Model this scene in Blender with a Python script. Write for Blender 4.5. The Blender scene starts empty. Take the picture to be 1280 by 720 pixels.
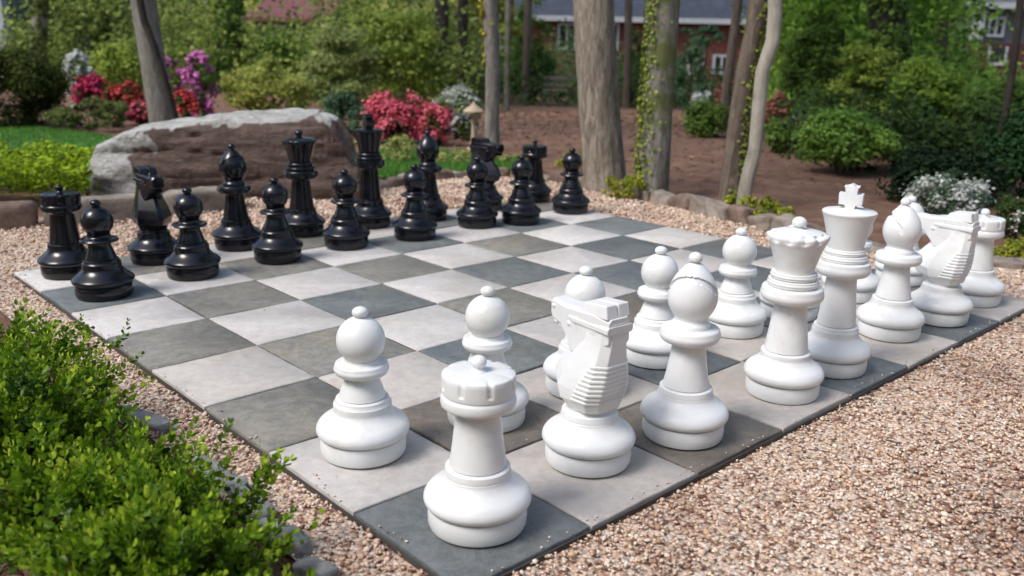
import bpy, bmesh, math, random
import numpy as np
from mathutils import Vector, Matrix, noise
random.seed(7); rng = np.random.default_rng(7)
SC = bpy.context.scene; COL = SC.collection
R = math.radians

# ------------------------------------------------------------------ camera solve
U = 0.405                                    # one chess square in metres
CI, CJ, H = -2.44994, -3.03366, 2.68022*U    # camera foot in board squares, height in metres
PITCH, YAW, ROLL, FPX = 1.29629, -0.74549, 0.01965, 1126.186
RX, RY = math.cos(YAW), math.sin(YAW)        # camera-right in board axes
FX, FY = -math.sin(YAW), math.cos(YAW)       # camera-forward in board axes
def B(i, j, z=0.0):                          # board squares -> world metres
    a, b = i-CI, j-CJ
    return Vector(((a*RX+b*RY)*U, (a*FX+b*FY)*U, z))
CAMROT = Matrix.Rotation(PITCH, 3, 'X') @ Matrix.Rotation(ROLL, 3, 'Z')
def ray(u, v): return CAMROT @ Vector(((u-640)/FPX, -(v-360)/FPX, -1))
def W(u, v, Y):                              # point at horizontal distance Y
    d = ray(u, v); t = Y/d.y
    return Vector((d.x*t, Y, H+d.z*t))
def G(u, v, z=0.0):
    d = ray(u, v); t = (z-H)/d.z
    return Vector((d.x*t, d.y*t, z))
cam = bpy.data.cameras.new('camera'); co = bpy.data.objects.new('camera', cam); COL.objects.link(co)
cam.sensor_width = 36; cam.lens = 36*FPX/1280; cam.clip_end = 600; cam.clip_start = .05
co.matrix_world = Matrix.Translation((0, 0, H)) @ CAMROT.to_4x4()
cam.dof.use_dof = True; cam.dof.focus_distance = 2.6; cam.dof.aperture_fstop = 2.9
SC.camera = co

# ------------------------------------------------------------------ node helpers
def newmat(name):
    m = bpy.data.materials.new(name); m.use_nodes = True
    nt = m.node_tree; b = nt.nodes['Principled BSDF']
    return m, nt, b
def N(nt, t, **k):
    n = nt.nodes.new(t)
    for a, v in k.items():
        if a in n.inputs: n.inputs[a].default_value = v
        else: setattr(n, a, v)
    return n
def L(nt, a, b): nt.links.new(a, b)
def ramp(nt, fac, stops, interp='LINEAR'):
    r = nt.nodes.new('ShaderNodeValToRGB'); r.color_ramp.interpolation = interp
    e = r.color_ramp.elements
    while len(e) < len(stops): e.new(.5)
    for x, (p, c) in zip(e, stops): x.position = p; x.color = (*c, 1)
    L(nt, fac, r.inputs[0]); return r
def mix(nt, fac, a, b, mode='MIX'):
    m = nt.nodes.new('ShaderNodeMix'); m.data_type = 'RGBA'; m.blend_type = mode
    for s, v in ((0, fac), (6, a), (7, b)):
        if hasattr(v, 'is_linked') or hasattr(v, 'links'): L(nt, v, m.inputs[s])
        else: m.inputs[s].default_value = v if s == 0 else (*v, 1)
    return m.outputs[2]
def coords(nt, kind='Object', scale=(1, 1, 1)):
    t = nt.nodes.new('ShaderNodeTexCoord'); m = nt.nodes.new('ShaderNodeMapping')
    m.inputs['Scale'].default_value = scale; L(nt, t.outputs[kind], m.inputs[0]); return m.outputs[0]
def geo_pos(nt, scale=(1, 1, 1)):
    t = nt.nodes.new('ShaderNodeNewGeometry'); m = nt.nodes.new('ShaderNodeMapping')
    m.inputs['Scale'].default_value = scale; L(nt, t.outputs['Position'], m.inputs[0]); return m.outputs[0]
def noi(nt, vec, scale, detail=4, rough=.55, dist=0):
    n = N(nt, 'ShaderNodeTexNoise'); n.inputs['Scale'].default_value = scale
    n.inputs['Detail'].default_value = detail; n.inputs['Roughness'].default_value = rough
    n.inputs['Distortion'].default_value = dist
    L(nt, vec, n.inputs['Vector']); return n.outputs['Fac']
def bump(nt, b, h, strength=.3, dist=.01):
    n = N(nt, 'ShaderNodeBump'); n.inputs['Strength'].default_value = strength; n.inputs['Distance'].default_value = dist
    L(nt, h, n.inputs['Height']); L(nt, n.outputs[0], b.inputs['Normal']); return n

def mat_white():
    m, nt, b = newmat('white_resin'); v = geo_pos(nt)
    n = noi(nt, v, 9, 5, .6); n2 = noi(nt, v, 160, 3)
    c = ramp(nt, n, [(.3, (.69, .695, .68)), (.6, (.775, .785, .79))])
    gr = ramp(nt, noi(nt, v, 5.5, 8, .72, .5), [(.36, (.80, .77, .70)), (.47, (1, 1, 1))]); sp = ramp(nt, noi(nt, v, 75, 4, .7), [(.26, (.70, .66, .58)), (.33, (1, 1, 1))])
    cc = mix(nt, .45, mix(nt, .5, c.outputs[0], gr.outputs[0], 'MULTIPLY'), sp.outputs[0], 'MULTIPLY')
    L(nt, cc, b.inputs['Base Color'])
    r = ramp(nt, n, [(.3, (.48,)*3), (.7, (.33,)*3)]); L(nt, r.outputs[0], b.inputs['Roughness'])
    bump(nt, b, n2, .06, .002); b.inputs['Specular IOR Level'].default_value = .45
    return m
def mat_black():
    m, nt, b = newmat('black_resin'); v = geo_pos(nt)
    n = noi(nt, v, 12, 5, .6)
    c = ramp(nt, n, [(.35, (.004, .004, .007)), (.75, (.009, .009, .014))]); L(nt, c.outputs[0], b.inputs['Base Color'])
    r = ramp(nt, n, [(.3, (.15,)*3), (.7, (.25,)*3)]); L(nt, r.outputs[0], b.inputs['Roughness'])
    bump(nt, b, noi(nt, v, 60, 3), .04, .002)
    return m
def mat_tile(name, light):
    m, nt, b = newmat(name)
    v = geo_pos(nt); oi = nt.nodes.new('ShaderNodeObjectInfo')
    n1 = noi(nt, v, 2.6, 6, .62, .6); n2 = noi(nt, v, 26, 6, .7); n3 = noi(nt, v, 130, 4, .75)
    if light:
        a = ramp(nt, n2, [(.3, (.80,)*3), (.72, (1.08,)*3)])
        c = mix(nt, 1.0, oi.outputs['Color'], a.outputs[0], 'MULTIPLY')
        sp = ramp(nt, n3, [(.28, (.62, .58, .54)), (.42, (1, 1, 1))])
        c = mix(nt, .8, c, sp.outputs[0], 'MULTIPLY')
    else:
        a = ramp(nt, n1, [(.3, (.72, .74, .78)), (.5, (1, 1, 1)), (.72, (1.2, 1.12, 1.0))])
        c = mix(nt, 1.0, oi.outputs['Color'], a.outputs[0], 'MULTIPLY')
        vein = noi(nt, v, 7, 8, .7, 2.2)
        vr = ramp(nt, vein, [(.44, (1, 1, 1)), (.5, (.74, .72, .70)), (.56, (1, 1, 1))])
        c = mix(nt, .75, c, vr.outputs[0], 'MULTIPLY')
        a2 = ramp(nt, n2, [(.3, (.74,)*3), (.75, (1.18,)*3)]); c = mix(nt, 1.0, c, a2.outputs[0], 'MULTIPLY')
    # damp and dirt stains, fixed to the stone
    st = ramp(nt, noi(nt, v, 1.35, 5, .6, .3), [(.36, (.80, .77, .73)), (.52, (1, 1, 1))]); c = mix(nt, .7, c, st.outputs[0], 'MULTIPLY')
    L(nt, c, b.inputs['Base Color'])
    rr = ramp(nt, n2, [(.3, (.42,)*3), (.7, (.66,)*3)]); L(nt, rr.outputs[0], b.inputs['Roughness'])
    ad = N(nt, 'ShaderNodeMath', operation='ADD'); L(nt, n3, ad.inputs[0]); L(nt, n2, ad.inputs[1])
    bump(nt, b, ad.outputs[0], .45 if light else .9, .003)
    return m
def mat_noise(name, stops, scale=6, detail=6, rough=.85, bs=.4, bd=.02, bscale=None, dist=.4, sc=(1, 1, 1)):
    m, nt, b = newmat(name); v = geo_pos(nt, sc)
    n = noi(nt, v, scale, detail, .65, dist)
    c = ramp(nt, n, stops); L(nt, c.outputs[0], b.inputs['Base Color']); b.inputs['Roughness'].default_value = rough
    bump(nt, b, noi(nt, v, bscale or scale*5, 6, .7), bs, bd)
    return m
def mat_leaf(name, dark, light, rough=.6, trans=.3, tcol=None, third=None, spec=.15):
    m, nt, b = newmat(name)
    at = N(nt, 'ShaderNodeAttribute'); at.attribute_name = 'rnd'
    stops = [(0, dark), (1, light)] if third is None else [(0, dark), (.72, light), (1, third)]
    c = ramp(nt, at.outputs['Fac'], stops)
    L(nt, c.outputs[0], b.inputs['Base Color']); b.inputs['Roughness'].default_value = rough
    b.inputs['Specular IOR Level'].default_value = spec
    tr = N(nt, 'ShaderNodeBsdfTranslucent'); mx = N(nt, 'ShaderNodeMixShader')
    if tcol: tr.inputs[0].default_value = (*tcol, 1)
    else: L(nt, c.outputs[0], tr.inputs[0])
    mx.inputs[0].default_value = trans; L(nt, b.outputs[0], mx.inputs[1]); L(nt, tr.outputs[0], mx.inputs[2])
    L(nt, mx.outputs[0], nt.nodes['Material Output'].inputs[0])
    return m
def mat_gravel(name, pebble):
    m, nt, b = newmat(name)
    cols = [(0, (.12, .055, .035)), (.10, (.30, .16, .105)), (.22, (.54, .355, .24)), (.42, (.68, .495, .365)), (.64, (.77, .605, .475)), (.86, (.82, .72, .61)), (.96, (.48, .42, .37)), (1, (.60, .40, .22))]
    v = geo_pos(nt)
    if pebble:
        at = N(nt, 'ShaderNodeAttribute'); at.attribute_name = 'rnd'; fac = at.outputs['Fac']
        c = ramp(nt, fac, cols).outputs[0]
        n = ramp(nt, noi(nt, v, 220, 3), [(.3, (.82,)*3), (.7, (1.1,)*3)]); c = mix(nt, 1., c, n.outputs[0], 'MULTIPLY')
        bump(nt, b, noi(nt, v, 300, 4), .3, .001)
    else:
        vo = N(nt, 'ShaderNodeTexVoronoi'); vo.inputs['Scale'].default_value = 85; L(nt, v, vo.inputs['Vector'])
        sp = N(nt, 'ShaderNodeSeparateColor'); L(nt, vo.outputs['Color'], sp.inputs[0])
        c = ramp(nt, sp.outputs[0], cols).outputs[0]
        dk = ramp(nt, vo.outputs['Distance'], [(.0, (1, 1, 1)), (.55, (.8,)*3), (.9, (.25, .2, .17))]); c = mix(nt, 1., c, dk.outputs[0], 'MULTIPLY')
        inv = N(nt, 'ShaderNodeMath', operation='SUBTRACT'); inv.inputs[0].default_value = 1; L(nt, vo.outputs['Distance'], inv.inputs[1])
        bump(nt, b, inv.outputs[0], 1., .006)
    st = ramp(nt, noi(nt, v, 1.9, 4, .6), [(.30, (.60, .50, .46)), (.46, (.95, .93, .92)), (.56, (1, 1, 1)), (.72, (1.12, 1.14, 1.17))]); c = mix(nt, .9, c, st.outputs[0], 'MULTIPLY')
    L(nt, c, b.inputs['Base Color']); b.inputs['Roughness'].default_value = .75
    return m
def mat_bark(name, c0, c1, c2, vs=.25, scale=14, bs=.8, bd=.02, moss=None):
    m, nt, b = newmat(name); v = coords(nt, 'Object', (1, 1, vs))
    n = noi(nt, v, scale, 8, .68, 1.0)
    c = ramp(nt, n, [(.3, c0), (.5, c1), (.68, c2)]).outputs[0]
    if moss:
        mm = ramp(nt, noi(nt, coords(nt, 'Object'), 3.2, 5, .6), [(.46, (0,)*3), (.58, (1,)*3)])
        c = mix(nt, mm.outputs[0], c, moss)
    L(nt, c, b.inputs['Base Color']); b.inputs['Roughness'].default_value = .9
    bump(nt, b, n, bs, bd); return m
def plain(name, col, rough=.6, metal=0):
    m, nt, b = newmat(name); v = geo_pos(nt)
    n = ramp(nt, noi(nt, v, 9, 4), [(.3, (.85,)*3), (.7, (1.08,)*3)])
    L(nt, mix(nt, 1., col, n.outputs[0], 'MULTIPLY'), b.inputs['Base Color']); b.inputs['Roughness'].default_value = rough
    b.inputs['Metallic'].default_value = metal; return m

# ------------------------------------------------------------------ object helpers
def tag(o, label=None, cat=None, group=None, kind=None):
    if label: o['label'] = label
    if cat: o['category'] = cat
    if group: o['group'] = group
    if kind: o['kind'] = kind
    return o
def empty(name, loc, label, cat, group=None, rz=0):
    o = bpy.data.objects.new(name, None); COL.objects.link(o); o.location = loc; o.rotation_euler = (0, 0, rz)
    o.empty_display_size = .05
    return tag(o, label, cat, group)
def link(name, me, mat, parent=None, loc=None):
    o = bpy.data.objects.new(name, me); COL.objects.link(o)
    if mat and not me.materials: me.materials.append(mat)
    if parent: o.parent = parent
    if loc is not None: o.location = loc
    return o
def npmesh(name, V, F, rnd=None, smooth=False, sharp=None):
    """V (n,3) array; F (m,k) int array of equal-sized faces; rnd per face"""
    me = bpy.data.meshes.new(name); V = np.asarray(V, np.float32); F = np.asarray(F, np.int32); k = F.shape[1]
    me.vertices.add(len(V)); me.vertices.foreach_set('co', V.ravel())
    me.loops.add(F.size); me.loops.foreach_set('vertex_index', F.ravel())
    me.polygons.add(len(F)); me.polygons.foreach_set('loop_start', np.arange(0, F.size, k, dtype=np.int32))
    if smooth: me.polygons.foreach_set('use_smooth', np.ones(len(F), bool))
    me.update(calc_edges=True)
    if rnd is not None:
        a = me.attributes.new('rnd', 'FLOAT', 'FACE'); a.data.foreach_set('value', np.asarray(rnd, np.float32))
    if sharp: me.set_sharp_from_angle(angle=sharp)
    return me
def bmmesh(name, bm, smooth=False, sharp=None):
    me = bpy.data.meshes.new(name); bmesh.ops.recalc_face_normals(bm, faces=bm.faces[:]); bm.to_mesh(me); bm.free()
    if smooth:
        for p in me.polygons: p.use_smooth = True
        if sharp: me.set_sharp_from_angle(angle=sharp)
    return me
def catmull(P, n=4):
    P = [np.array(p, float) for p in P]; out = []
    for i in range(len(P)-1):
        a = P[i-1] if i else 2*P[0]-P[1]; b, c = P[i], P[i+1]; d = P[i+2] if i+2 < len(P) else 2*P[-1]-P[-2]
        for t in np.arange(n)/n:
            out.append(.5*((2*b)+(-a+c)*t+(2*a-5*b+4*c-d)*t*t+(-a+3*b-3*c+d)*t**3))
    out.append(P[-1]); return [tuple(p) for p in out]
def lathe(name, prof, seg=72, rmod=None, s=U, sharp=R(38)):
    th = np.arange(seg)*2*np.pi/seg; V = []; rows = len(prof)
    for r, z in prof:
        rr = np.full(seg, max(r, 1e-4)); zz = np.full(seg, z)
        if rmod: rr, zz = rmod(th, rr, zz)
        V.append(np.c_[rr*np.cos(th), rr*np.sin(th), zz])
    V = np.vstack(V)*s
    i = np.arange(rows-1)[:, None]*seg; j = np.arange(seg)[None, :]; k = (j+1) % seg
    F = np.stack([i+j, i+k, i+seg+k, i+seg+j], -1).reshape(-1, 4)
    return npmesh(name, V, F, smooth=True, sharp=sharp)
def loft(bm, rings, cap=True):
    vs = [[bm.verts.new(p) for p in r] for r in rings]; n = len(rings[0])
    for a, b in zip(vs, vs[1:]):
        for k in range(n): bm.faces.new((a[k], a[(k+1) % n], b[(k+1) % n], b[k]))
    if cap: bm.faces.new(vs[0][::-1]); bm.faces.new(vs[-1])
def box(bm, x0, x1, y0, y1, z0, z1):
    loft(bm, [[(x0, y0, z0), (x1, y0, z0), (x1, y1, z0), (x0, y1, z0)], [(x0, y0, z1), (x1, y0, z1), (x1, y1, z1), (x0, y1, z1)]])
def bevel(bm, w, seg=1):
    bmesh.ops.bevel(bm, geom=bm.edges[:], offset=w, segments=seg, affect='EDGES', clamp_overlap=True, profile=.5)

# ------------------------------------------------------------------ materials
M_white, M_black = mat_white(), mat_black()
M_light, M_dark = mat_tile('light_limestone', True), mat_tile('dark_bluestone', False)
M_gravel, M_pebble = mat_gravel('gravel_ground', False), mat_gravel('pebbles', True)
M_bed = mat_noise('bed_mortar', [(.3, (.035, .03, .028)), (.7, (.09, .08, .07))], 40)
M_mulch = mat_noise('bark_mulch', [(.25, (.085, .042, .025)), (.45, (.20, .105, .068)), (.6, (.27, .15, .10)), (.78, (.37, .24, .16))], 5.5, 10, .95, .9, .03, 60, .8)
M_lawn = mat_noise('lawn_soil', [(.3, (.05, .13, .025)), (.7, (.10, .25, .05))], 5, 6, .8, .6, .02, 80)
M_rocktop = None

# ------------------------------------------------------------------ terrain
def smooth01(x): x = min(max(x, 0), 1); return x*x*(3-2*x)
def terrain(x, y):
    k = .016 + .036*smooth01((x/max(y, 1)+.32)/.25)
    d = max(0, y-8.5); d = d*d/(d+3.0)
    z = -.045 - k*min(d, 42)
    z += .02*noise.noise(Vector((x*.7, y*.7, 0)))*smooth01((y-7)/3)
    # small bank behind the edging stones
    return z
gx = np.unique(np.concatenate([np.linspace(-90, -10, 17), np.linspace(-10, 12, 89), np.linspace(12, 90, 17)]))
gy = np.unique(np.concatenate([np.linspace(-60, -4, 8), np.linspace(-4, 14, 73), np.linspace(14, 120, 45)]))
V = np.array([(x, y, terrain(x, y)) for y in gy for x in gx]); nx = len(gx)
F = np.array([(a*nx+b, a*nx+b+1, (a+1)*nx+b+1, (a+1)*nx+b) for a in range(len(gy)-1) for b in range(nx-1)])
tag(link('ground', npmesh('ground', V, F, smooth=True), M_mulch), kind='structure')

# gravel yard: one sheet bounded by edging stones, kerb, hedge line
def ij2(i, j): v = B(i, j); return (v.x, v.y)
EDGE = [(-1.02, 6.45), (-.75, 6.95), (-.25, 7.28), (.12, 7.2), (.45, 6.92), (.82, 6.5), (1.17, 5.98), (1.45, 5.48), (1.72, 5.02), (2.1, 4.72), (2.6, 4.50), (3.2, 4.36), (4.0, 4.2), (6.0, 3.9)]
pl = [ij2(-.40, -4.5)] + [ij2(-.40, k) for k in (0, 2, 4, 6, 8, 10.6)] + [(-2.6, 5.6), (-1.1, 6.35)] + EDGE + [(6, -1.0), (3, -1.5), (0, -1.2)]
bm = bmesh.new(); vs = [bm.verts.new((x, y, -.022)) for x, y in pl]; f = bm.faces.new(vs)
bmesh.ops.triangulate(bm, faces=[f]); me = bmmesh('gravel_yard', bm)
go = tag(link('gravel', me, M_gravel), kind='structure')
PL = np.array(pl)
def inpoly(P, PL):
    x, y = P[:, 0], P[:, 1]; c = np.zeros(len(P), bool); n = len(PL)
    for a in range(n):
        x1, y1 = PL[a]; x2, y2 = PL[(a+1) % n]
        if y1 == y2: continue
        t = ((y1 > y) != (y2 > y)) & (x < (x2-x1)*(y-y1)/(y2-y1)+x1); c ^= t
    return c
XI = [.052, 1.0, 2.001, 3.012, 4.0, 5.006, 6.035, 7.055, 8.06]
YJ = [-.009, .996, 2.026, 2.99, 4.0, 5.003, 5.988, 6.945, 7.956]
BOARD = np.array([ij2(XI[0], YJ[0]), ij2(XI[8], YJ[0]), ij2(XI[8], YJ[8]), ij2(XI[0], YJ[8])])
ICO = None
def ico():
    bm = bmesh.new(); bmesh.ops.create_icosphere(bm, subdivisions=1, radius=1)
    v = np.array([x.co[:] for x in bm.verts]); f = np.array([[q.index for q in p.verts] for p in bm.faces]); bm.free(); return v, f
def pebbles(P, size, flat=.65, zb=-.0195):
    v, f = ico(); n = len(P)
    s = size[:, None]*rng.uniform(.65, 1.25, (n, 3)); s[:, 2] *= flat
    a, bb = rng.uniform(0, 6.28, n), rng.normal(0, .5, n)
    X = v[None]*s[:, None]*(1+rng.normal(0, .17, (n, len(v), 1)))
    ca, sa, cb, sb = np.cos(a)[:, None], np.sin(a)[:, None], np.cos(bb)[:, None], np.sin(bb)[:, None]
    x, y, z = X[..., 0], X[..., 1], X[..., 2]
    x, z = x*cb-z*sb, x*sb+z*cb; x, y = x*ca-y*sa, x*sa+y*ca
    X = np.stack([x+P[:, None, 0], y+P[:, None, 1], z+zb+(P[:, 2] if P.shape[1] > 2 else 0)[:, None] if P.shape[1] > 2 else z+zb], -1)
    F = (f[None]+(np.arange(n)*len(v))[:, None, None]).reshape(-1, 3)
    return X.reshape(-1, 3), F, np.repeat(rng.uniform(0, 1, n), len(f))
def scatter(n, x0, x1, y0, y1):
    return np.c_[rng.uniform(x0, x1, n), rng.uniform(y0, y1, n)]
def infrust(P, m=.12): return np.abs(P[:, 0]) < (P[:, 1]*.60+m+.25)
P = scatter(250000, -3.2, 3.6, 1.15, 7.4)
P = P[inpoly(P, PL) & ~inpoly(P, BOARD) & infrust(P)]
d = P[:, 1]; keep = rng.uniform(0, 1, len(P)) < np.clip((4.2-d)/1.5, .38, 1)*1.0
P = P[keep]; d = P[:, 1]
size = np.clip(rng.lognormal(math.log(.0046), .28, len(P)), .0025, .0105)*np.clip(d/3.2, 1, 1.7)
P = np.c_[P, rng.uniform(-.001, .006, len(P))+.004*np.sin(P[:, 0]*5+2*np.sin(P[:, 1]*4))]
m_ = 260; Q = scatter(60000, -3, 4.2, 1.3, 6.5); inb = inpoly(Q, BOARD); Q = Q[inb & infrust(Q)]
ctr = BOARD.mean(0); ed = inpoly(ctr+(Q-ctr)*1.018, BOARD); Q = np.vstack([Q[~ed][:240], Q[ed][:26]])
P = np.vstack([P, np.c_[Q, np.full(len(Q), .022)]]); size = np.r_[size, rng.uniform(.002, .0042, len(Q))]
X, F, r_ = pebbles(P, size)
tag(link('gravel_pebbles', npmesh('gravel_pebbles', X, F, r_, smooth=False), M_pebble), 'loose pinkish tan pea gravel around the stone chessboard', 'gravel', kind='stuff')

# ------------------------------------------------------------------ chessboard
board = empty('chess_board', B(4, 4, 0), 'large outdoor chessboard of light and dark square stone pavers set in gravel', 'chess board')
BO = board.location
def to_board(me): pass
bm = bmesh.new()
cs = [B(XI[0]+.05, YJ[0]+.05), B(XI[8]-.05, YJ[0]+.05), B(XI[8]-.05, YJ[8]-.05), B(XI[0]+.05, YJ[8]-.05)]
loft(bm, [[(c.x-BO.x, c.y-BO.y, z) for c in cs] for z in (-.045, -.006)])
link('mortar_bed', bmmesh('mortar_bed', bm), M_bed, board)
M_edge = plain('edge_shadow', (.055, .046, .04), .7)
e_ = .010; r1 = [(XI[0], YJ[0]), (XI[8], YJ[0]), (XI[8], YJ[8]), (XI[0], YJ[8])]; r2 = [(XI[0]-e_, YJ[0]-e_), (XI[8]+e_, YJ[0]-e_), (XI[8]+e_, YJ[8]+e_), (XI[0]-e_, YJ[8]+e_)]
bm = bmesh.new(); lo_i, lo_o, hi_i, hi_o = [[bm.verts.new((B(*p).x-BO.x, B(*p).y-BO.y, z)) for p in r] for r, z in ((r1, -.05), (r2, -.05), (r1, -.008), (r2, -.008))]
for k in range(4):
    q = (k+1) % 4; bm.faces.new((hi_i[k], hi_i[q], hi_o[q], hi_o[k])); bm.faces.new((hi_o[k], hi_o[q], lo_o[q], lo_o[k])); bm.faces.new((hi_i[q], hi_i[k], lo_i[k], lo_i[q])); bm.faces.new((lo_i[q], lo_i[k], lo_o[k], lo_o[q]))
link('edge_shadow_strip', bmmesh('edge_shadow_strip', bm), M_edge, board)  # dark strip standing in for the thin shadow along the board edge
LC = [(.53, .50, .475), (.55, .52, .495), (.48, .455, .43), (.56, .535, .515), (.52, .48, .44), (.59, .565, .54)]
DC = {'b': (.190, .213, .217), 'g': (.262, .254, .225), 'w': (.205, .180, .155), 's': (.150, .168, .176)}
DK = {(0, 0): 's', (1, 1): 'w', (0, 2): 'g', (2, 0): 'w', (4, 0): 's', (6, 0): 's', (3, 1): 's', (1, 3): 'g', (0, 4): 'g', (1, 5): 'g', (2, 4): 'b', (3, 3): 'g', (2, 2): 'b', (0, 6): 'b',
      (4, 4): 'b', (3, 5): 'g', (5, 5): 'g', (5, 3): 's', (6, 4): 's', (4, 2): 'w', (7, 5): 'b', (4, 6): 'b', (6, 6): 'b', (2, 6): 'g', (7, 3): 's', (1, 7): 'g', (3, 7): 'g', (5, 7): 'b', (7, 7): 'g'}
for i in range(8):
    for j in range(8):
        g = .0065
        def q(a, b): v = B(a, b); return (v.x, v.y)
        jit = lambda: random.uniform(-.0012, .0012)
        c4 = [q(XI[i], YJ[j]), q(XI[i+1], YJ[j]), q(XI[i+1], YJ[j+1]), q(XI[i], YJ[j+1])]
        mx = sum(c[0] for c in c4)/4; my = sum(c[1] for c in c4)/4; n = 14; dz = random.uniform(-.002, .002); tx, ty = random.gauss(0, .004), random.gauss(0, .004)
        outl = []
        for a in range(4):
            p0, p1 = c4[a], c4[(a+1) % 4]
            for t in range(n):
                x = p0[0]+(p1[0]-p0[0])*t/n; y = p0[1]+(p1[1]-p0[1])*t/n
                L_ = math.hypot(x-mx, y-my); wv = g/2/(.72*L_ if L_ else 1)*L_ + .0022*(noise.noise(Vector((x*22, y*22, i+j*9.)))) + .0009*noise.noise(Vector((x*90, y*90, 3.)))
                outl.append((x-(x-mx)/L_*wv*1.1-mx, y-(y-my)/L_*wv*1.1-my))
        def ins(k, z): return [(x*(1-k), y*(1-k), z+dz+tx*x+ty*y) for x, y in outl]
        bm = bmesh.new(); loft(bm, [ins(0, -.03), ins(0, -.004), ins(.005, -.0012), ins(.014, 0)])
        me = bmmesh('square', bm, True, R(50))
        light = (i+j) % 2 == 1
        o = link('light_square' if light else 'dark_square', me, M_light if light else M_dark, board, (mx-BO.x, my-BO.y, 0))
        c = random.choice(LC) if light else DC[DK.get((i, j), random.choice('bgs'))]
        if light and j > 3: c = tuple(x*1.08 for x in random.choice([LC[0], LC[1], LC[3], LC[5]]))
        if light and j < 2 and i > 0: c = random.choice([(.50, .455, .41), (.48, .44, .405), (.53, .49, .45)])  # front light tiles browner: their shade is put into the colour
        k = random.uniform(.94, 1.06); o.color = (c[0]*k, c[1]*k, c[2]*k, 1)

# ------------------------------------------------------------------ chess pieces
FOOT = [(0, .005), (.258, .005), (.270, .011), (.278, .03), (.281, .07), (.279, .118), (.274, .129), (.257, .132), (.256, .136)]
def base_prof(top, rtop, black):
    if black:
        body = catmull([(.262, .139), (.288, .146), (.300, .160), (.304, .180), (.296, .198), (.268, .222), (.230, .252), (.200, .285), (.186, .315)], 3)
    else:
        body = catmull([(.264, .139), (.284, .143), (.297, .156), (.304, .177), (.299, .203), (.279, .232), (.246, .256), (.214, .281), (.194, .307), (.189,.325)], 3)
    dz = top-.37
    ring = [(.187, .325+dz), (.188, .330+dz), (rtop+.024, .345+dz), (rtop+.022, .362+dz), (rtop+.014, .369+dz), (rtop-.004, .371+dz), (rtop-.008, .364+dz), (0, .364+dz)]
    if dz > .01: body = body[:-1]+[(.190, .33), (.188, .325+dz)]
    return FOOT+body+ring
def torus(r0, r, z0, z1, r1):       # collar bulge from (r0,z0) out to r and back to (r1,z1)
    zm = (z0+z1)/2
    return catmull([(r0, z0), (r-(r-r0)*.35, z0+(zm-z0)*.15), (r-.006, zm-(zm-z0)*.45), (r, zm), (r-.006, zm+(z1-zm)*.45), (r-(r-r1)*.3, z1-(z1-zm)*.08), (r1, z1)], 3)
def ball(r, zc, z0=None, squash=1, n=14):
    out = []
    for k in range(n+1):
        a = -math.pi/2+math.pi*k/n; z = zc+r*squash*math.sin(a)
        if z0 is None or z >= z0: out.append((r*math.cos(a), z))
    return out
def knob(zc, r, zn, rn=.027, squash=.9): return catmull([(rn+.018, zn), (rn+.003, zn+.012), (rn, zn+.022)], 2)+[p for p in ball(r, zc, None, squash) if p[1] > zn+.024]
MESH = {}
def get(key, f):
    if key not in MESH: MESH[key] = f()
    return MESH[key]
def crown_mod(nl, am=1):
    def f(th, rr, zz):
        w = np.abs(np.cos(th*nl/2))          # scalloped rim
        up = np.clip((zz-1.222)/.03, 0, 1)
        return rr-.013*am*up*(1-w)**.7*(rr > .185), zz-.008*am*up*(1-w)*(rr > .185)
    return f
def rook_mod(th, rr, zz):
    ph = (th/(2*np.pi)*8) % 1; s = np.clip((.11-np.abs(ph-.5))/.03, 0, 1)
    band = ((zz > .835) & (zz < .925) & (rr > .15)).astype(float)
    return rr-.008*s*band, zz-.006*s*((zz > .895) & (rr > .18))
def bishop_head():
    prof = [(0, .872), (.115, .872)]+catmull([(.118, .878), (.143, .915), (.162, .965), (.167, 1.015), (.158, 1.07), (.136, 1.125), (.104, 1.175), (.068, 1.215), (.042, 1.235)], 7)
    me = lathe('bishop_head', prof, 120, sharp=R(30))
    for v in me.vertices:                      # mitre slot cut into the front
        x, y, z = v.co/U
        dd = (z-1.035)*.72-x*.69
        if x > -.03 and abs(dd) < .021 and z > .93 and z < 1.19 and (x*x+y*y) > .002:
            k = 1-.17*min(1, (x+.03)/.05); v.co.x = x*k*U; v.co.y = y*(1-.10*min(1, (x+.03)/.05))*U
    me.update(); me.set_sharp_from_angle(angle=R(25)); return me
def cross():
    bm = bmesh.new(); t = .055
    pts = [(-.042, 1.372), (.042, 1.372), (.034, 1.40), (.036, 1.415), (.052, 1.418), (.094, 1.405), (.098, 1.505), (.056, 1.49), (.034, 1.497), (.064, 1.562), (.03, 1.552), (.012, 1.574), (-.012, 1.574), (-.03, 1.552), (-.064, 1.562), (-.034, 1.497), (-.056, 1.49), (-.098, 1.505), (-.094, 1.405), (-.052, 1.418), (-.036, 1.415), (-.034, 1.40)]
    loft(bm, [[(x*U*.95, -t*U, z*U) for x, z in pts], [(x*U*.95, t*U, z*U) for x, z in pts]]); bevel(bm, .009*U, 2)
    return bmmesh('cross', bm, True, R(35))
BS = [(.402, .165, -.165, .160), (.43, .185, -.175, .172), (.47, .262, -.180, .194), (.55, .315, -.205, .200), (.645, .278, -.217, .176), (.775, .165, -.226, .140), (.86, .09, -.230, .116), (1.0, .06, -.228, .098)]
def wz(z):
    for a, b in zip(BS, BS[1:]):
        if a[0] <= z <= b[0]:
            t = (z-a[0])/(b[0]-a[0]); return [a[k]+(b[k]-a[k])*t for k in range(4)]
    return BS[-1]
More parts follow.
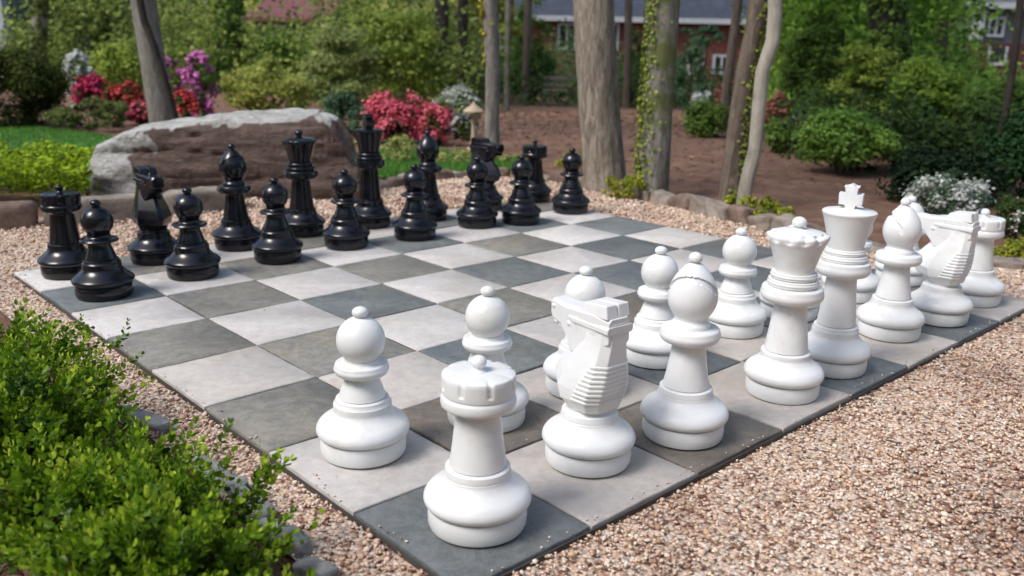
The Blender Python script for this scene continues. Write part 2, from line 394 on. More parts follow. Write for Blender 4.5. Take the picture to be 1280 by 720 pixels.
def knight_body():
    bm = bmesh.new(); rings = []
    for z, xf, xb, w in BS:
        xm = xf-.42*(xf-xb)
        half = [(xf, w*.16), (xm, w), (xb+.055, w*.9), (xb, w*.55)]
        rings.append([(x*U, y*U, z*U) for x, y in half]+[(x*U, -y*U, z*U) for x, y in half[::-1]])
    loft(bm, rings); bevel(bm, .004*U, 1)
    return bmmesh('knight_body', bm, True, R(9))
def knight_mane():
    bm = bmesh.new(); n = 9
    for k in range(n):
        z0 = .474+k*.030; z1 = z0+.018; xk = -.01-.12*(k/(n-1))**1.1
        _, xf, xb, w = wz((z0+z1)/2)
        rr = []
        for zz in (z0, z1):
            half = [(xk+.0, w*.93), (xk-.010, w*.985+.001), (xb+.052, w*.90+.006), (xb-.006, w*.555)]
            rr.append([(x*U, y*U, zz*U) for x, y in half]+[(x*U, -y*U, zz*U) for x, y in half[::-1]])
        loft(bm, rr)
    bevel(bm, .004*U, 1)
    return bmmesh('knight_mane', bm, True, R(30))
def sec(x, zt, zb, w, c=.02): 
    return [(x*U, y*U, z*U) for y, z in [(-w+c, zb), (w-c, zb), (w, zb+c), (w, zt-c), (w-c, zt), (-w+c, zt), (-w, zt-c), (-w, zb+c)]]
def knight_head():
    bm = bmesh.new()
    loft(bm, [sec(-.225, 1.03, .86, .088), sec(-.10, 1.055, .80, .106), sec(.02, 1.05, .745, .108), (sec(.10, 1.045, .735, .10)), sec(.155, 1.035, .80, .082), sec(.23, 1.035, .875, .070), sec(.315, 1.045, .90, .068), sec(.337, 1.035, .925, .060)])
    loft(bm, [sec(.20, .93, .83, .055), sec(.29, .90, .862, .052), sec(.33, .893, .868, .044, .01)])
    # brow ridge and nostril bumps
    loft(bm, [sec(-.235, .985, .935, .108, .012), sec(.06, .992, .945, .118, .012), sec(.13, .985, .955, .100, .012)])
    for s in (-1, 1):
        bx = bmesh.ops.create_icosphere(bm, subdivisions=2, radius=.018*U, matrix=Matrix.Translation((.305*U, s*.062*U, .995*U)) @ Matrix.Diagonal((1.3, .8, 1, 1)))
        bmesh.ops.create_icosphere(bm, subdivisions=2, radius=.022*U, matrix=Matrix.Translation((.125*U, s*.086*U, .925*U)) @ Matrix.Diagonal((1.4, .7, .9, 1)))
    bevel(bm, .005*U, 1)
    return bmmesh('knight_head', bm, True, R(16))
def knight_ear(s):
    bm = bmesh.new(); y0, y1 = (.0008, .100) if s > 0 else (-.100, -.0008)
    loft(bm, [[(-.215*U, y0*U, 1.03*U), (.04*U, y0*U, 1.03*U), (.04*U, y1*U, 1.03*U), (-.215*U, y1*U, 1.03*U)], [(-.195*U, y0*U, 1.115*U), (-.0*U, y0*U, 1.10*U), (-.0*U, (y1*.9+y0*.1)*U, 1.10*U), (-.195*U, (y1*.9+y0*.1)*U, 1.115*U)]])
    bevel(bm, .006*U, 1); return bmmesh('knight_ear', bm, True, R(16))

def make_piece(kind, black):
    """list of (part name, mesh)"""
    k = 'b' if black else 'w'; P = []
    def add(nm, prof, key=None, **kw):
        if nm == 'stem':
            p0 = prof; prof = lambda: [(p0()[0][0]-.016, p0()[0][1]-.004), (p0()[0][0]-.016, p0()[0][1]+.004)]+[(p0()[0][0]-.001, p0()[0][1]+.0065)]+[q for q in p0() if q[1] > p0()[0][1]+.008]
        P.append((nm, get((nm, kind, k), lambda: lathe(nm, prof() if callable(prof) else prof, **kw))))
    if kind == 'pawn':
        add('base', lambda: base_prof(.395, .150, black))
        add('stem', lambda: catmull([(.153, .395), (.143, .43), (.127, .475), (.113, .515), (.108, .545), (.112, .56)], 3))
        cr = (.188, .575, .615) if black else (.178, .552, .642)
        if black: add('collar', lambda: [(0, .556), (.112, .556)]+torus(.125, .188, .566, .606, .14)+catmull([(.14, .606), (.115, .625), (.112, .645)], 3)+[(0, .646)])
        else: add('collar', lambda: [(0, .55), (.108, .55)]+torus(.125, .178, .552, .632, .135)+catmull([(.135, .632), (.118, .640), (.113, .655)], 3)+[(0, .656)])
        add('head', lambda: [(0, .648), (.104, .651)]+ball(.156, .780, .665, n=22))
        add('knob', lambda: knob(.963, .052, .915, .030, .72))
    elif kind == 'rook':
        add('base', lambda: base_prof(.372, .160, black))
        add('stem', lambda: catmull([(.163, .372), (.155, .42), (.144, .50), (.133, .60), (.127, .68), (.132, .70), (.160, .72)], 4)+[(.17, .724)])
        add('head', lambda: [(.15, .716), (.185, .722)]+catmull([(.190, .724), (.205, .737), (.209, .76), (.206, .785), (.198, .798)], 3)+[(.196, .802), (.201, .808), (.203, .83), (.203, .84), (.2035, .86), (.203, .885), (.203, .90), (.199, .912), (.188, .919), (.15, .9215), (.03, .924), (0, .924)], seg=160, rmod=rook_mod, sharp=R(30))
        add('knob', lambda: knob(.975, .044, .925, .028, .85))
    elif kind == 'knight':
        add('base', lambda: base_prof(.372, .158, black)[:-1]+[(.156, .372), (.15, .39), (.160, .405), (0, .41)])
        P += [('body', get('kb', knight_body)), ('mane', get('km', knight_mane)), ('head', get('kh', knight_head)), ('ear', get('ke1', lambda: knight_ear(1))), ('ear', get('ke2', lambda: knight_ear(-1)))]
    elif kind == 'bishop':
        add('base', lambda: base_prof(.372, .158, black))
        add('stem', lambda: catmull([(.160, .372), (.153, .41), (.139, .48), (.125, .57), (.116, .65), (.118, .685), (.135, .70)], 4))
        add('collar', lambda: [(0, .69), (.135, .694)]+torus(.145, .207, .698, .796, .155)+[(.135, .80)]+catmull([(.135, .802), (.132, .825), (.118, .842), (.112, .86), (.118, .874)], 3)+[(0, .875)])
        P.append(('head', get('bh', bishop_head)))
        add('knob', lambda: knob(1.272, .046, 1.228, .028, .9))
    elif kind == 'queen':
        add('base', lambda: base_prof(.362, .165, black))
        add('stem', lambda: catmull([(.166, .362), (.158, .42), (.145, .52), (.131, .64), (.123, .72), (.124, .745), (.140, .762)], 4))
        add('collar', lambda: [(0, .755), (.14, .757)]+torus(.15, .236, .758, .876, .185)+[(.176, .88)]+torus(.176, .192, .883, .935, .166)+[(.158, .938)]+torus(.158, .176, .941, .990, .15)+[(0, .992)])
        add('crown', lambda: [(0, .988), (.140, .990)]+catmull([(.142, .992), (.150, 1.03), (.165, 1.09), (.184, 1.15), (.203, 1.20), (.221, 1.235), (.230, 1.262), (.225, 1.278), (.205, 1.287)], 4)+catmull([(.195, 1.290), (.15, 1.303), (.08, 1.316), (.0, 1.322)], 2), seg=168, rmod=crown_mod(12, .45 if black else 1.7), sharp=R(28))
        add('knob', lambda: knob(1.362, .055, 1.315, .033, .85))
    elif kind == 'king':
        add('base', lambda: base_prof(.398, .155, black))
        add('stem', lambda: catmull([(.156, .398), (.150, .46), (.140, .56), (.129, .68), (.122, .78), (.124, .81), (.140, .83)], 4))
        add('collar', lambda: [(0, .82), (.14, .822)]+torus(.15, .220, .824, .944, .185)+[(.172, .948)]+torus(.172, .186, .951, 1.0, .162)+[(.152, 1.003)]+torus(.152, .166, 1.006, 1.05, .142)+[(0, 1.052)])
        add('crown', lambda: [(0, 1.048), (.138, 1.05)]+catmull([(.140, 1.052), (.152, 1.12), (.175, 1.22), (.199, 1.305), (.212, 1.337)], 3)+[(.214, 1.342), (.212, 1.352), (.204, 1.358), (.12, 1.372), (.05, 1.384), (0, 1.386)])
        P.append(('cross', get('cr', cross)))
    return P
SIDE = {'rook': 'rook', 'knight': 'knight', 'bishop': 'bishop', 'queen': 'queen', 'king': 'king'}
WH = [('rook', .52, .435, 0), ('knight', 1.58, .57, -4), ('bishop', 2.38, .41, 118), ('queen', 3.61, .38, 0), ('king', 4.42, .405, 0), ('bishop', 5.7, .52, 20), ('knight', 6.55, .42, 2), ('rook', 7.52, .47, 0)]
WP = [(.54, 1.62), (1.49, 1.48), (2.44, 1.44), (3.43, 1.51), (4.63, 1.53), (5.5, 1.46), (6.62, 1.40), (7.74, 1.35)]
BH = [('rook', .50, 7.46, 0), ('knight', 1.48, 7.47, -4), ('bishop', 2.56, 7.56, 0), ('queen', 3.6, 7.74, 0), ('king', 4.65, 7.67, 0), ('bishop', 5.59, 7.55, 200), ('knight', 6.8, 7.67, 8), ('rook', 7.92, 7.71, 0)]
BPW = [(.515, 6.38), (1.54, 6.56), (2.64, 6.66), (3.67, 6.76), (4.66, 6.62), (5.86, 6.74), (6.52, 6.52), (7.72, 6.66)]
NEARW = ['on the nearest corner square of the board', 'beside the nearest rook', 'between the near knight and the queen', 'with a scalloped crown', 'topped with a cross', 'right beside the king', 'facing left near the far right corner', 'on the far right corner square']
NEARB = ['on the far left corner square of the board', 'second from the left in the back row', 'standing before the boulder left of the queen', 'with a flared round crown before the boulder', 'tallest of the dark pieces topped with a cross', 'right of the tall king', 'in the right part of the back row', 'at the right end of the back row']
PAWNF = ['the left rook', 'the left knight', 'the left bishop', 'the queen', 'the king', 'the right bishop', 'the right knight', 'the right rook']
BASEANG = math.atan2((B(0, 1)-B(0, 0)).y, (B(0, 1)-B(0, 0)).x)        # +j direction
def place(kind, i, j, rot, black, label):
    rz = BASEANG + (math.pi if black else 0) + R(rot)
    e = empty(('black_' if black else 'white_')+kind, B(i, j, .0015), label, kind, ('black' if black else 'white')+' chess pieces', rz)
    for nm, me in make_piece(kind, black):
        if not me.materials: me.materials.append(None)
        o = bpy.data.objects.new(nm, me); COL.objects.link(o); o.parent = e
        o.material_slots[0].link = 'OBJECT'; o.material_slots[0].material = M_black if black else M_white
        if nm == 'cross': o.rotation_euler.z = R(22) if not black else R(-8)
for n, (k, i, j, r) in enumerate(WH): place(k, i, j, r, False, f'glossy white {k} {NEARW[n]}')
for n, (i, j) in enumerate(WP): place('pawn', i, j, 0, False, f'glossy white pawn on the square in front of {PAWNF[n].replace("left", "near").replace("right", "far")} of the white side')
for n, (k, i, j, r) in enumerate(BH): place(k, i, j, r, True, f'shiny black {k} {NEARB[n]}')
for n, (i, j) in enumerate(BPW): place('pawn', i, j, 0, True, f'shiny black pawn on the square in front of {PAWNF[n]} of the black side')

# ------------------------------------------------------------------ foliage tools
def leafquads(P, Nrm, size, asp=.45, rnd=None, fold=0.0):
    """one rhombic leaf per point; P centre, Nrm normal"""
    n = len(P); Nrm = Nrm/np.linalg.norm(Nrm, axis=1)[:, None]
    t = rng.normal(0, 1, (n, 3)); t -= (t*Nrm).sum(1)[:, None]*Nrm; t /= np.linalg.norm(t, axis=1)[:, None]
    b = np.cross(Nrm, t); s = size[:, None]
    V = np.stack([P-t*s, P+b*s*asp+t*s*.1, P+t*s-Nrm*s*.25, P-b*s*asp+t*s*.1], 1).reshape(-1, 3)
    F = np.arange(n*4).reshape(-1, 4)
    return V, F, (rng.uniform(0, 1, n) if rnd is None else rnd)
def clumps(c, rad, n, cr, N_, up=.35, hollow=.45, flat=1.0, zmin=None):
    """points on n clump shells spread over an ellipsoid volume"""
    c = np.array(c); rad = np.array(rad)
    D = rng.normal(0, 1, (n, 3)); D /= np.linalg.norm(D, axis=1)[:, None]; D[:, 2] = np.where(rng.uniform(0, 1, n) < .35, -np.abs(D[:, 2]), np.abs(D[:, 2]))
    rr = rng.uniform(hollow, 1, n)**.6; CC = c+D*rad*rr[:, None]
    CR = cr*rng.uniform(.6, 1.3, n); idx = rng.integers(0, n, N_)
    d = rng.normal(0, 1, (N_, 3)); d /= np.linalg.norm(d, axis=1)[:, None]
    q = np.abs(rng.normal(.62, .34, N_))
    off = d*(CR[idx]*q)[:, None]; off[:, 2] *= flat
    P = CC[idx]+off; Nn = d+np.array([0, 0, up*2])+rng.normal(0, .45, (N_, 3))
    tone = rng.uniform(0, 1, n)[idx]*.45+rng.uniform(0, 1, N_)*.55
    if zmin is not None: P[:, 2] = np.maximum(P[:, 2], zmin+rng.uniform(0, .03, N_))
    return P, Nn, tone
LM = {}
def lm(name, *a, **k):
    if name not in LM:
        if name.startswith('leaf_') and name not in ('leaf_dark', 'leaf_deep', 'leaf_shade', 'leaf_gold', 'leaf_clip'):
            a = (tuple(x*1.5 for x in a[0]), tuple(min(x*1.75, .62) for x in a[1])); k.setdefault('trans', .45)
        LM[name] = mat_leaf(name, *a, **k)
    return LM[name]
G_dark = lm('leaf_dark', (.014, .030, .008), (.075, .135, .028))
G_mid = lm('leaf_mid', (.03, .058, .012), (.15, .24, .05))
G_bright = lm('leaf_bright', (.07, .13, .018), (.30, .42, .07))
G_lime = lm('leaf_lime', (.11, .16, .025), (.44, .52, .10))
G_blue = lm('leaf_bluegreen', (.025, .05, .03), (.11, .19, .10))
G_olive = lm('leaf_olive', (.03, .045, .012), (.16, .20, .06))
F_red = lm('petal_crimson', (.22, .015, .05), (.75, .06, .17), trans=.2)
F_scar = lm('petal_scarlet', (.28, .025, .03), (.80, .11, .10), trans=.2)
F_pink = lm('petal_pink', (.48, .05, .10), (.92, .24, .30), trans=.2)
F_mag = lm('petal_magenta', (.46, .10, .34), (.86, .34, .70), trans=.25)
F_white = lm('petal_white', (.42, .46, .42), (.85, .86, .83), trans=.3)
F_grey = lm('petal_greywhite', (.20, .24, .19), (.72, .74, .70), trans=.3)
F_salm = lm('petal_salmon', (.20, .07, .05), (.48, .20, .15), trans=.2)
M_stem = mat_bark('stem_bark', (.03, .02, .015), (.07, .05, .035), (.12, .09, .06))

def tube(pts, rads, seg=10, rough=0, seed=0):
    """tapered tube along pts"""
    V = []; n = len(pts)
    for k, (p, r) in enumerate(zip(pts, rads)):
        p = Vector(p); a = Vector(pts[max(k-1, 0)]); b = Vector(pts[min(k+1, n-1)]); t = (b-a).normalized()
        u = t.cross(Vector((0, 1, .01))).normalized(); w = t.cross(u)
        for s in range(seg):
            th = 2*math.pi*s/seg
            rr = r*(1+rough*(noise.noise(Vector((math.cos(th)*1.6, math.sin(th)*1.6, p.z*1.1+seed)))+.5*noise.noise(Vector((math.cos(th)*5, math.sin(th)*5, p.z*2.5+seed)))))
            V.append(p+u*math.cos(th)*rr+w*math.sin(th)*rr)
    F = [(k*seg+s, k*seg+(s+1) % seg, (k+1)*seg+(s+1) % seg, (k+1)*seg+s) for k in range(n-1) for s in range(seg)]
    return np.array([v[:] for v in V]), np.array(F)
def join(parts):
    V, F, o = [], [], 0
    for v, f in parts: V.append(v); F.append(f+o); o += len(v)
    return np.vstack(V), np.vstack(F)

def shrub(name, label, cat, bb, Y, mat, group=None, n=14, N_=2600, leaf=.03, cr=None, depth=None, asp=.5, up=.35, flower=None, ff=.5, hollow=.45, flat=1., stems=True, ground=True, fsize=None, squash=1.):
    """leafy shrub filling pixel box bb at distance Y; all sizes are metres in the world"""
    u0, v0, u1, v1 = bb; a = W(u0, (v0+v1)/2, Y); b = W(u1, (v0+v1)/2, Y); top = W((u0+u1)/2, v0, Y).z; bot = W((u0+u1)/2, v1, Y).z
    cx = (a.x+b.x)/2; rx = abs(b.x-a.x)/2; gz = terrain(cx, Y)
    if ground: bot = gz-.1*(top-gz)
    rz = (top-bot)/2*squash; cz = top-rz; ry = depth or rx*.8
    e = empty(name, (cx, Y, gz), label, cat, group)
    cr = cr or .36*min(rx, rz*1.2)
    N_ = int(N_*2.3)
    leaf *= .78
    n = int(n*1.7)
    cr *= .85
    P, Nn, tone = clumps((0, 0, cz-gz), (max(rx-cr*.7, rx*.3), max(ry-cr*.7, .05), max(rz-cr*.5, rz*.3)), n, cr, N_, up, hollow, flat, .02)
    size = leaf*rng.uniform(.5, 1.3, N_)
    V, F, r_ = leafquads(P, Nn, size, asp, tone)
    link('foliage', npmesh('foliage', V, F, r_), mat, e)
    if flower:
        nf = int(N_*ff*.75); P, Nn, tone = clumps((0, 0, cz-gz), (max(rx-cr*.7, rx*.3)*1.02, max(ry-cr*.7, .05)*1.02, max(rz-cr*.5, rz*.3)*1.03), int(n*1.3), cr*.9, nf, .5, max(hollow, .7), flat, .05)
        V, F, r_ = leafquads(P, Nn, (fsize or leaf)*.85*rng.uniform(.6, 1.2, nf), .8, tone)
        link('flowers', npmesh('flowers', V, F, r_), flower, e)
    if stems:
        S = []
        for k in range(5):
            d = Vector((random.uniform(-1, 1)*rx*.5, random.uniform(-1, 1)*ry*.5, (cz-gz)+random.uniform(-.4, .2)*rz))
            S.append(tube([(d.x*.1, d.y*.1, -.05), (d.x*.45, d.y*.4, d.z*.5), d], [.012*Y/8, .009*Y/8, .004*Y/8], 5))
        V, F = join(S); link('stems', npmesh('stems', V, F, smooth=True), M_stem, e)
    return e

CROWN = {}
def crown_mesh(key, N_=1300, n=26, leaf=.16):
    if key not in CROWN:
        P, Nn, t = clumps((0, 0, 0), (1.9, 1.9, 1.5), n, .75, N_, .3, .3)
        V, F, r_ = leafquads(P, Nn, leaf*rng.uniform(.6, 1.2, N_), .5, t); CROWN[key] = npmesh('crown', V, F, r_)
    return CROWN[key]
def tree(name, label, pix, Y, w, mat, group=None, hgt=8.5, crown='mid', cmat=None, flare=1.35, rough=.10, ivy=None, seg=28, basev=None, cs=1.0, cdx=0):
    """trunk passing through pixels pix (list of (u,v) top to bottom) at distance Y, width w px at the middle"""
    pts = [W(u, v, Y) for u, v in pix[::-1]]; r = w/FPX*Y/2
    gz = terrain(pts[0].x, Y)-.05
    base = Vector((pts[0].x+(pts[0].x-pts[1].x)*.15, Y, gz)); pts = [p for p in pts if p.z > gz+.04]
    path = [base]+pts
    d = (path[-1]-path[-2]).normalized()
    if d.z < .5: d = Vector((d.x, 0, 1)).normalized()
    z = path[-1].z; p = path[-1]; 
    while p.z < hgt:
        p = p+d*.9+Vector((random.uniform(-.04, .04), random.uniform(-.04, .04), 0)); path.append(p.copy()); d = (d*.85+Vector((0, 0, .15))).normalized()
    # resample
    rs = []; 
    for a, b in zip(path, path[1:]):
        m = max(2, int((b-a).length/(.10 if a.z < 2.5 else .5)))
        rs += [a.lerp(b, t/m) for t in range(m)]
    rs.append(path[-1])
    rad = [r*(1+(flare-1)*math.exp(-(q.z-gz)/.22))*(1-.55*max(0, (q.z-1.5))/(hgt-1)) for q in rs]
    e = empty(name, base, label, 'tree', group)
    V, F = tube([q-base for q in rs], rad, seg, rough, random.uniform(0, 50))
    parts = [(V, F)]; top = rs[-1]-base
    for k in range(6):
        t = rs[int(len(rs)*(.70+.05*k))]-base if len(rs) > 10 else top; a = k*2.4+random.uniform(-.4, .4); l = random.uniform(.9, 1.7)*cs
        parts.append(tube([t, t+Vector((math.cos(a)*l*.5, math.sin(a)*l*.5, l*.35)), t+Vector((math.cos(a)*l, math.sin(a)*l, l*.8))], [r*.35, r*.25, r*.1], 6))
    V, F = join(parts); link('trunk', npmesh('trunk', V, F, smooth=True), mat, e)
    if crown:
        c = link('crown', crown_mesh(crown), None, e, top+Vector((cdx, 0, .6)))
        c.scale = (cs, cs, cs); c.rotation_euler.z = random.uniform(0, 6)
        if not c.data.materials: c.data.materials.append(cmat or G_mid)
    if ivy:
        side, z0, z1, dens, im, sz = ivy; P = []; Nn = []
        n = int(dens)
        for k in range(n):
            zz = gz+z0+(z1-z0)*random.random()
            if noise.noise(Vector((zz*2.2, Y, 3)))+random.uniform(-.3, .5) < -.15: continue
            q = min(rs, key=lambda s: abs(s.z-zz)); a = side+random.gauss(0, .55 if side > -1.5 else 1.0)
            rr = r*(1.02+random.uniform(0, .35))*(1+(flare-1)*math.exp(-(zz-gz)/.22))
            P.append((q.x-base.x+math.cos(a)*rr, math.sin(a)*rr, zz-base.z)); Nn.append((math.cos(a)+random.gauss(0, .4), math.sin(a)+random.gauss(0, .4), .4+random.gauss(0, .4)))
        P, Nn = np.array(P), np.array(Nn); V, F, r_ = leafquads(P, Nn, sz*rng.uniform(.6, 1.3, len(P)), .8)
        link('ivy', npmesh('ivy', V, F, r_), im, e)
    return e
BK_oak = mat_bark('bark_oak', (.09, .07, .055), (.25, .21, .165), (.44, .385, .32), .22, 26, 1., .025)
BK_grey = mat_bark('bark_grey', (.09, .08, .07), (.20, .18, .16), (.30, .275, .25), .25, 24, .8, .015)
BK_moss = mat_bark('bark_mossy', (.09, .08, .07), (.20, .185, .16), (.31, .285, .255), .22, 26, .8, .015, moss=(.10, .115, .035))
BK_dark = mat_bark('bark_dark', (.012, .01, .008), (.035, .028, .022), (.07, .055, .045), .25, 10, .8, .015)
BK_pale = mat_bark('bark_pale', (.17, .15, .12), (.32, .29, .24), (.42, .39, .34), .5, 6, .5, .008)
BK_brown = mat_bark('bark_brown', (.05, .038, .03), (.125, .095, .073), (.21, .165, .13), .22, 26, .8, .015)

# near trees, right of centre
tree('oak_tree', 'thick pale barked tree behind the edging stones, widest trunk in view', [(742, -30), (744, 60), (748, 130), (753, 195), (755, 222)], 6.75, 48, BK_oak, 'garden trees', 8, flare=1.3, rough=.16, seg=48)
tree('mossy_tree', 'grey straight tree with ivy up its left side and a mossy foot', [(833, -30), (829, 40), (824, 110), (819, 180), (815, 232)], 6.45, 37, BK_moss, 'garden trees', 8, flare=1.15, ivy=(math.pi*1.02, .0, 3.2, 2600, lm('ivy_yellow', (.09, .13, .02), (.34, .40, .08)), .014))
tree('ivy_tree', 'brownish tree with yellow green ivy clinging to its right side', [(952, -30), (945, 30), (932, 90), (924, 150), (917, 205), (913, 245)], 6.2, 24, BK_brown, 'garden trees', 7.5, flare=1.4, ivy=(-.25, .0, 3.0, 3200, lm('ivy_yellow'), .014), cs=.85)
tree('slender_tree', 'slim pale crooked tree leaning beside the ivy covered tree', [(968, -25), (969, 15), (966, 50), (953, 90), (948, 140), (944, 185), (934, 225), (929, 252)], 5.95, 16, BK_pale, 'garden trees', 6.5, flare=1.25, rough=.08, cs=.7)
tree('thin_tree', 'thin straight grey tree beside the bird bath', [(611, -25), (614, 40), (616, 100), (615, 160), (616, 195)], 8.4, 18, BK_grey, 'garden trees', 8, flare=1.1, rough=.06, ivy=(2.9, .9, 2.2, 260, lm('ivy_gold', (.25, .24, .03), (.55, .5, .08)), .03))
tree('leaning_tree', 'leaning grey tree behind the boulder', [(176, -25), (182, 20), (190, 70), (197, 110), (203, 150)], 9.8, 30, BK_grey, 'garden trees', 8, flare=1.15)
tree('sapling', 'thin dark leaning trunk crossing the grey tree behind the boulder', [(172, -15), (180, 25), (193, 60), (206, 100), (219, 148)], 9.3, 9, BK_dark, 'garden trees', 6, flare=1.1, rough=.05, cs=.6)
tree('dark_slim_tree', 'thin dark trunk at the right edge of the view', [(1278, -20), (1272, 40), (1262, 110), (1250, 180), (1240, 232)], 7.2, 9, BK_dark, 'garden trees', 6, flare=1.3, rough=.08, cs=.7)
FT = [('ivy covered trunk above the green bushes on the right', (1105, -20), (1112, 50), (1098, 150), 11.5, 40, BK_dark, (-1.6, .0, 3.5, 3600, G_mid, .045)),
      ('dark trunk between the pale crooked tree and the ivy trunk', (1050, -20), (1048, 50), (1044, 105), 15.5, 15, BK_dark, None),
      ('short visible trunk left of the grey house', (1182, -20), (1180, 20), (1176, 60), 18, 13, BK_brown, None),
      ('dark straight trunk left of the thin grey tree', (553, -20), (552, 50), (550, 112), 21, 17, BK_dark, None),
      ('dark trunk close to the left side of the thin grey tree', (579, -20), (578, 50), (577, 112), 22, 13, BK_dark, None),
      ('ivy clad trunk behind the lime green shrub', (287, -20), (287, 40), (285, 95), 19, 27, BK_moss, (-1.6, .0, 5, 3200, G_mid, .06)),
      ('thin brown trunk in front of the brick house', (661, -20), (659, 50), (656, 112), 25, 9, BK_brown, None),
      ('green mossy trunk right of the thin grey tree', (635, -20), (635, 30), (634, 100), 20, 7, BK_moss, None),
      ('dark grey broad trunk above the white azalea at left', (108, -20), (113, 20), (124, 60), 24, 24, BK_brown, None),
      ('thin dark trunk at left behind the hedge', (134, -20), (134, 20), (134, 60), 22, 6, BK_dark, None),
      ('ivy wrapped trunk near the left house', (50, -20), (50, 20), (48, 60), 17, 17, BK_moss, (-1.6, .0, 5, 2200, G_olive, .05)),
      ('brown trunk between the oak and the mossy tree', (786, -20), (785, 50), (783, 115), 24, 9, BK_brown, None),
      ('slim trunk in the bright shrubs left of the red roof', (242, -20), (240, 30), (238, 80), 23, 8, BK_brown, None),
      ('slim dark trunk in front of the brick wall right of the mossy tree', (925, -20), (918, 40), (908, 110), 12.5, 11, BK_brown, None)]
for lab, a, b, c, Y, w, m, iv in FT:
    tree('tree', lab, [a, b, c], Y, w, m, 'trees further back', 10, seg=14, cs=1.3, flare=1.1, crown='far', cmat=G_bright, ivy=iv)

# ------------------------------------------------------------------ shrubs in the garden
SH = 'shrubs and bushes'; AZ = 'flowering azaleas'
shrub('dark_bush', 'large dark clipped bush at the far left above the lawn', 'bush', (-130, 50, 92, 152), 10.6, lm('leaf_clip', (.006, .014, .004), (.09, .12, .015)), SH, 44, 13000, .03, cr=.26, depth=.8, hollow=.5)
shrub('white_azalea', 'small bright white azalea right of the dark clipped bush', 'azalea', (78, 64, 116, 102), 13, G_mid, AZ, 14, 700, .035, flower=F_white, ff=1.6, fsize=.04)
shrub('green_shrub', 'light green shrub between the white azalea and leaning tree', 'bush', (108, 50, 192, 100), 15.5, G_bright, SH, 16, 2600, .05)
shrub('red_azalea', 'deep crimson azalea beside the white one at left', 'azalea', (90, 92, 138, 130), 12.3, G_dark, AZ, 14, 800, .03, flower=F_red, ff=2.2, fsize=.035)
shrub('red_azalea', 'scarlet azalea left of the leaning tree', 'azalea', (126, 102, 186, 146), 12, G_dark, AZ, 18, 1400, .03, flower=F_scar, ff=1.3, fsize=.035)
shrub('red_azalea', 'small pinkish red azalea low beside the leaning trunk', 'azalea', (158, 126, 194, 158), 11.2, G_dark, AZ, 10, 500, .03, flower=F_pink, ff=2.4, fsize=.035)
shrub('low_plant', 'low olive green plants between lawn and red azaleas', 'plant', (62, 122, 165, 166), 10.4, G_olive, SH, 26, 3000, .03, flat=.6, depth=.7)
shrub('magenta_azalea', 'magenta azalea just right of the leaning trunk', 'azalea', (204, 60, 226, 100), 13, G_mid, AZ, 9, 350, .035, flower=F_mag, ff=1.8, fsize=.04)
shrub('magenta_azalea', 'tall magenta azalea behind the boulder', 'azalea', (226, 62, 272, 146), 12.2, G_mid, AZ, 16, 700, .035, flower=F_mag, ff=1.9, fsize=.038)
shrub('scarlet_azalea', 'small scarlet azalea under the magenta flowers', 'azalea', (212, 112, 250, 152), 11.2, G_dark, AZ, 10, 500, .03, flower=F_scar, ff=1.2, fsize=.033)
shrub('lime_shrub', 'lime green layered shrub behind the boulder', 'bush', (272, 66, 400, 142), 12.6, G_lime, SH, 26, 5000, .038, flat=.5)
shrub('dark_low_shrub', 'blue green low shrub left of the pink azalea', 'bush', (392, 112, 462, 172), 9.6, G_blue, SH, 18, 2600, .03)
shrub('loose_shrub', 'loose green shrub above the right end of the boulder', 'bush', (372, 22, 482, 116), 16, lm('leaf_soft', (.06, .08, .025), (.27, .32, .11)), SH, 26, 5000, .05, flat=.5)
shrub('green_shrub', 'bright green tall shrub left of the dark trunks', 'bush', (425, 0, 560, 112), 19, G_bright, SH, 34, 6500, .06, flat=.7)
shrub('green_shrub', 'light green shrub under the red roof', 'bush', (300, 40, 400, 92), 19, G_mid, SH, 16, 2500, .06, flat=.6)
shrub('dark_shrub', 'dark shrub at the foot of the far trunks in the middle', 'bush', (495, 45, 610, 112), 24, G_dark, SH, 20, 3000, .07)
shrub('pink_azalea', 'big pink red azalea left of the bird bath, larger mound', 'azalea', (448, 110, 540, 167), 9.7, G_dark, AZ, 26, 1600, .022, flower=F_pink, ff=3.2, fsize=.024, cr=.11)
shrub('pink_azalea', 'smaller pink azalea mound against the white azalea', 'azalea', (522, 128, 568, 170), 9.5, G_dark, AZ, 14, 700, .02, flower=F_pink, ff=3.2, fsize=.024, cr=.09)
shrub('white_azalea', 'greyish white azalea behind the bird bath', 'azalea', (538, 106, 606, 168), 10.3, G_mid, AZ, 20, 1700, .026, flower=F_grey, ff=1.2, fsize=.028)
shrub('dark_shrub', 'dark green shrub in front of the brick house window', 'bush', (628, 52, 702, 112), 27, G_mid, SH, 18, 2600, .08)
shrub('house_shrub', 'green shrub before the brick wall between the big trunks', 'bush', (778, 40, 850, 112), 28, G_mid, SH, 18, 2400, .08)
shrub('house_shrub', 'blue green conifer covering the brick wall beside the mossy tree', 'bush', (840, 48, 886, 110), 22, G_blue, SH, 18, 2000, .06)
shrub('young_tree_growth', 'leafy sapling screening the left part of the brick house', 'sapling', (636, -20, 694, 80), 26, G_mid, SH, 16, 1500, .07)
shrub('young_tree_growth', 'bluish drooping conifer branches beside the ivy tree before the house', 'conifer', (838, 28, 915, 66), 23, G_blue, SH, 14, 1000, .06, flat=.5, ground=False)
shrub('young_tree_growth', 'dull green growth in front of the house just right of the oak', 'sapling', (772, 24, 812, 110), 25, G_olive, SH, 12, 1100, .07)
shrub('round_shrub', 'rounded green shrub on the mulch right of the mossy tree', 'bush', (852, 122, 916, 184), 11.5, G_mid, SH, 22, 3400, .032)
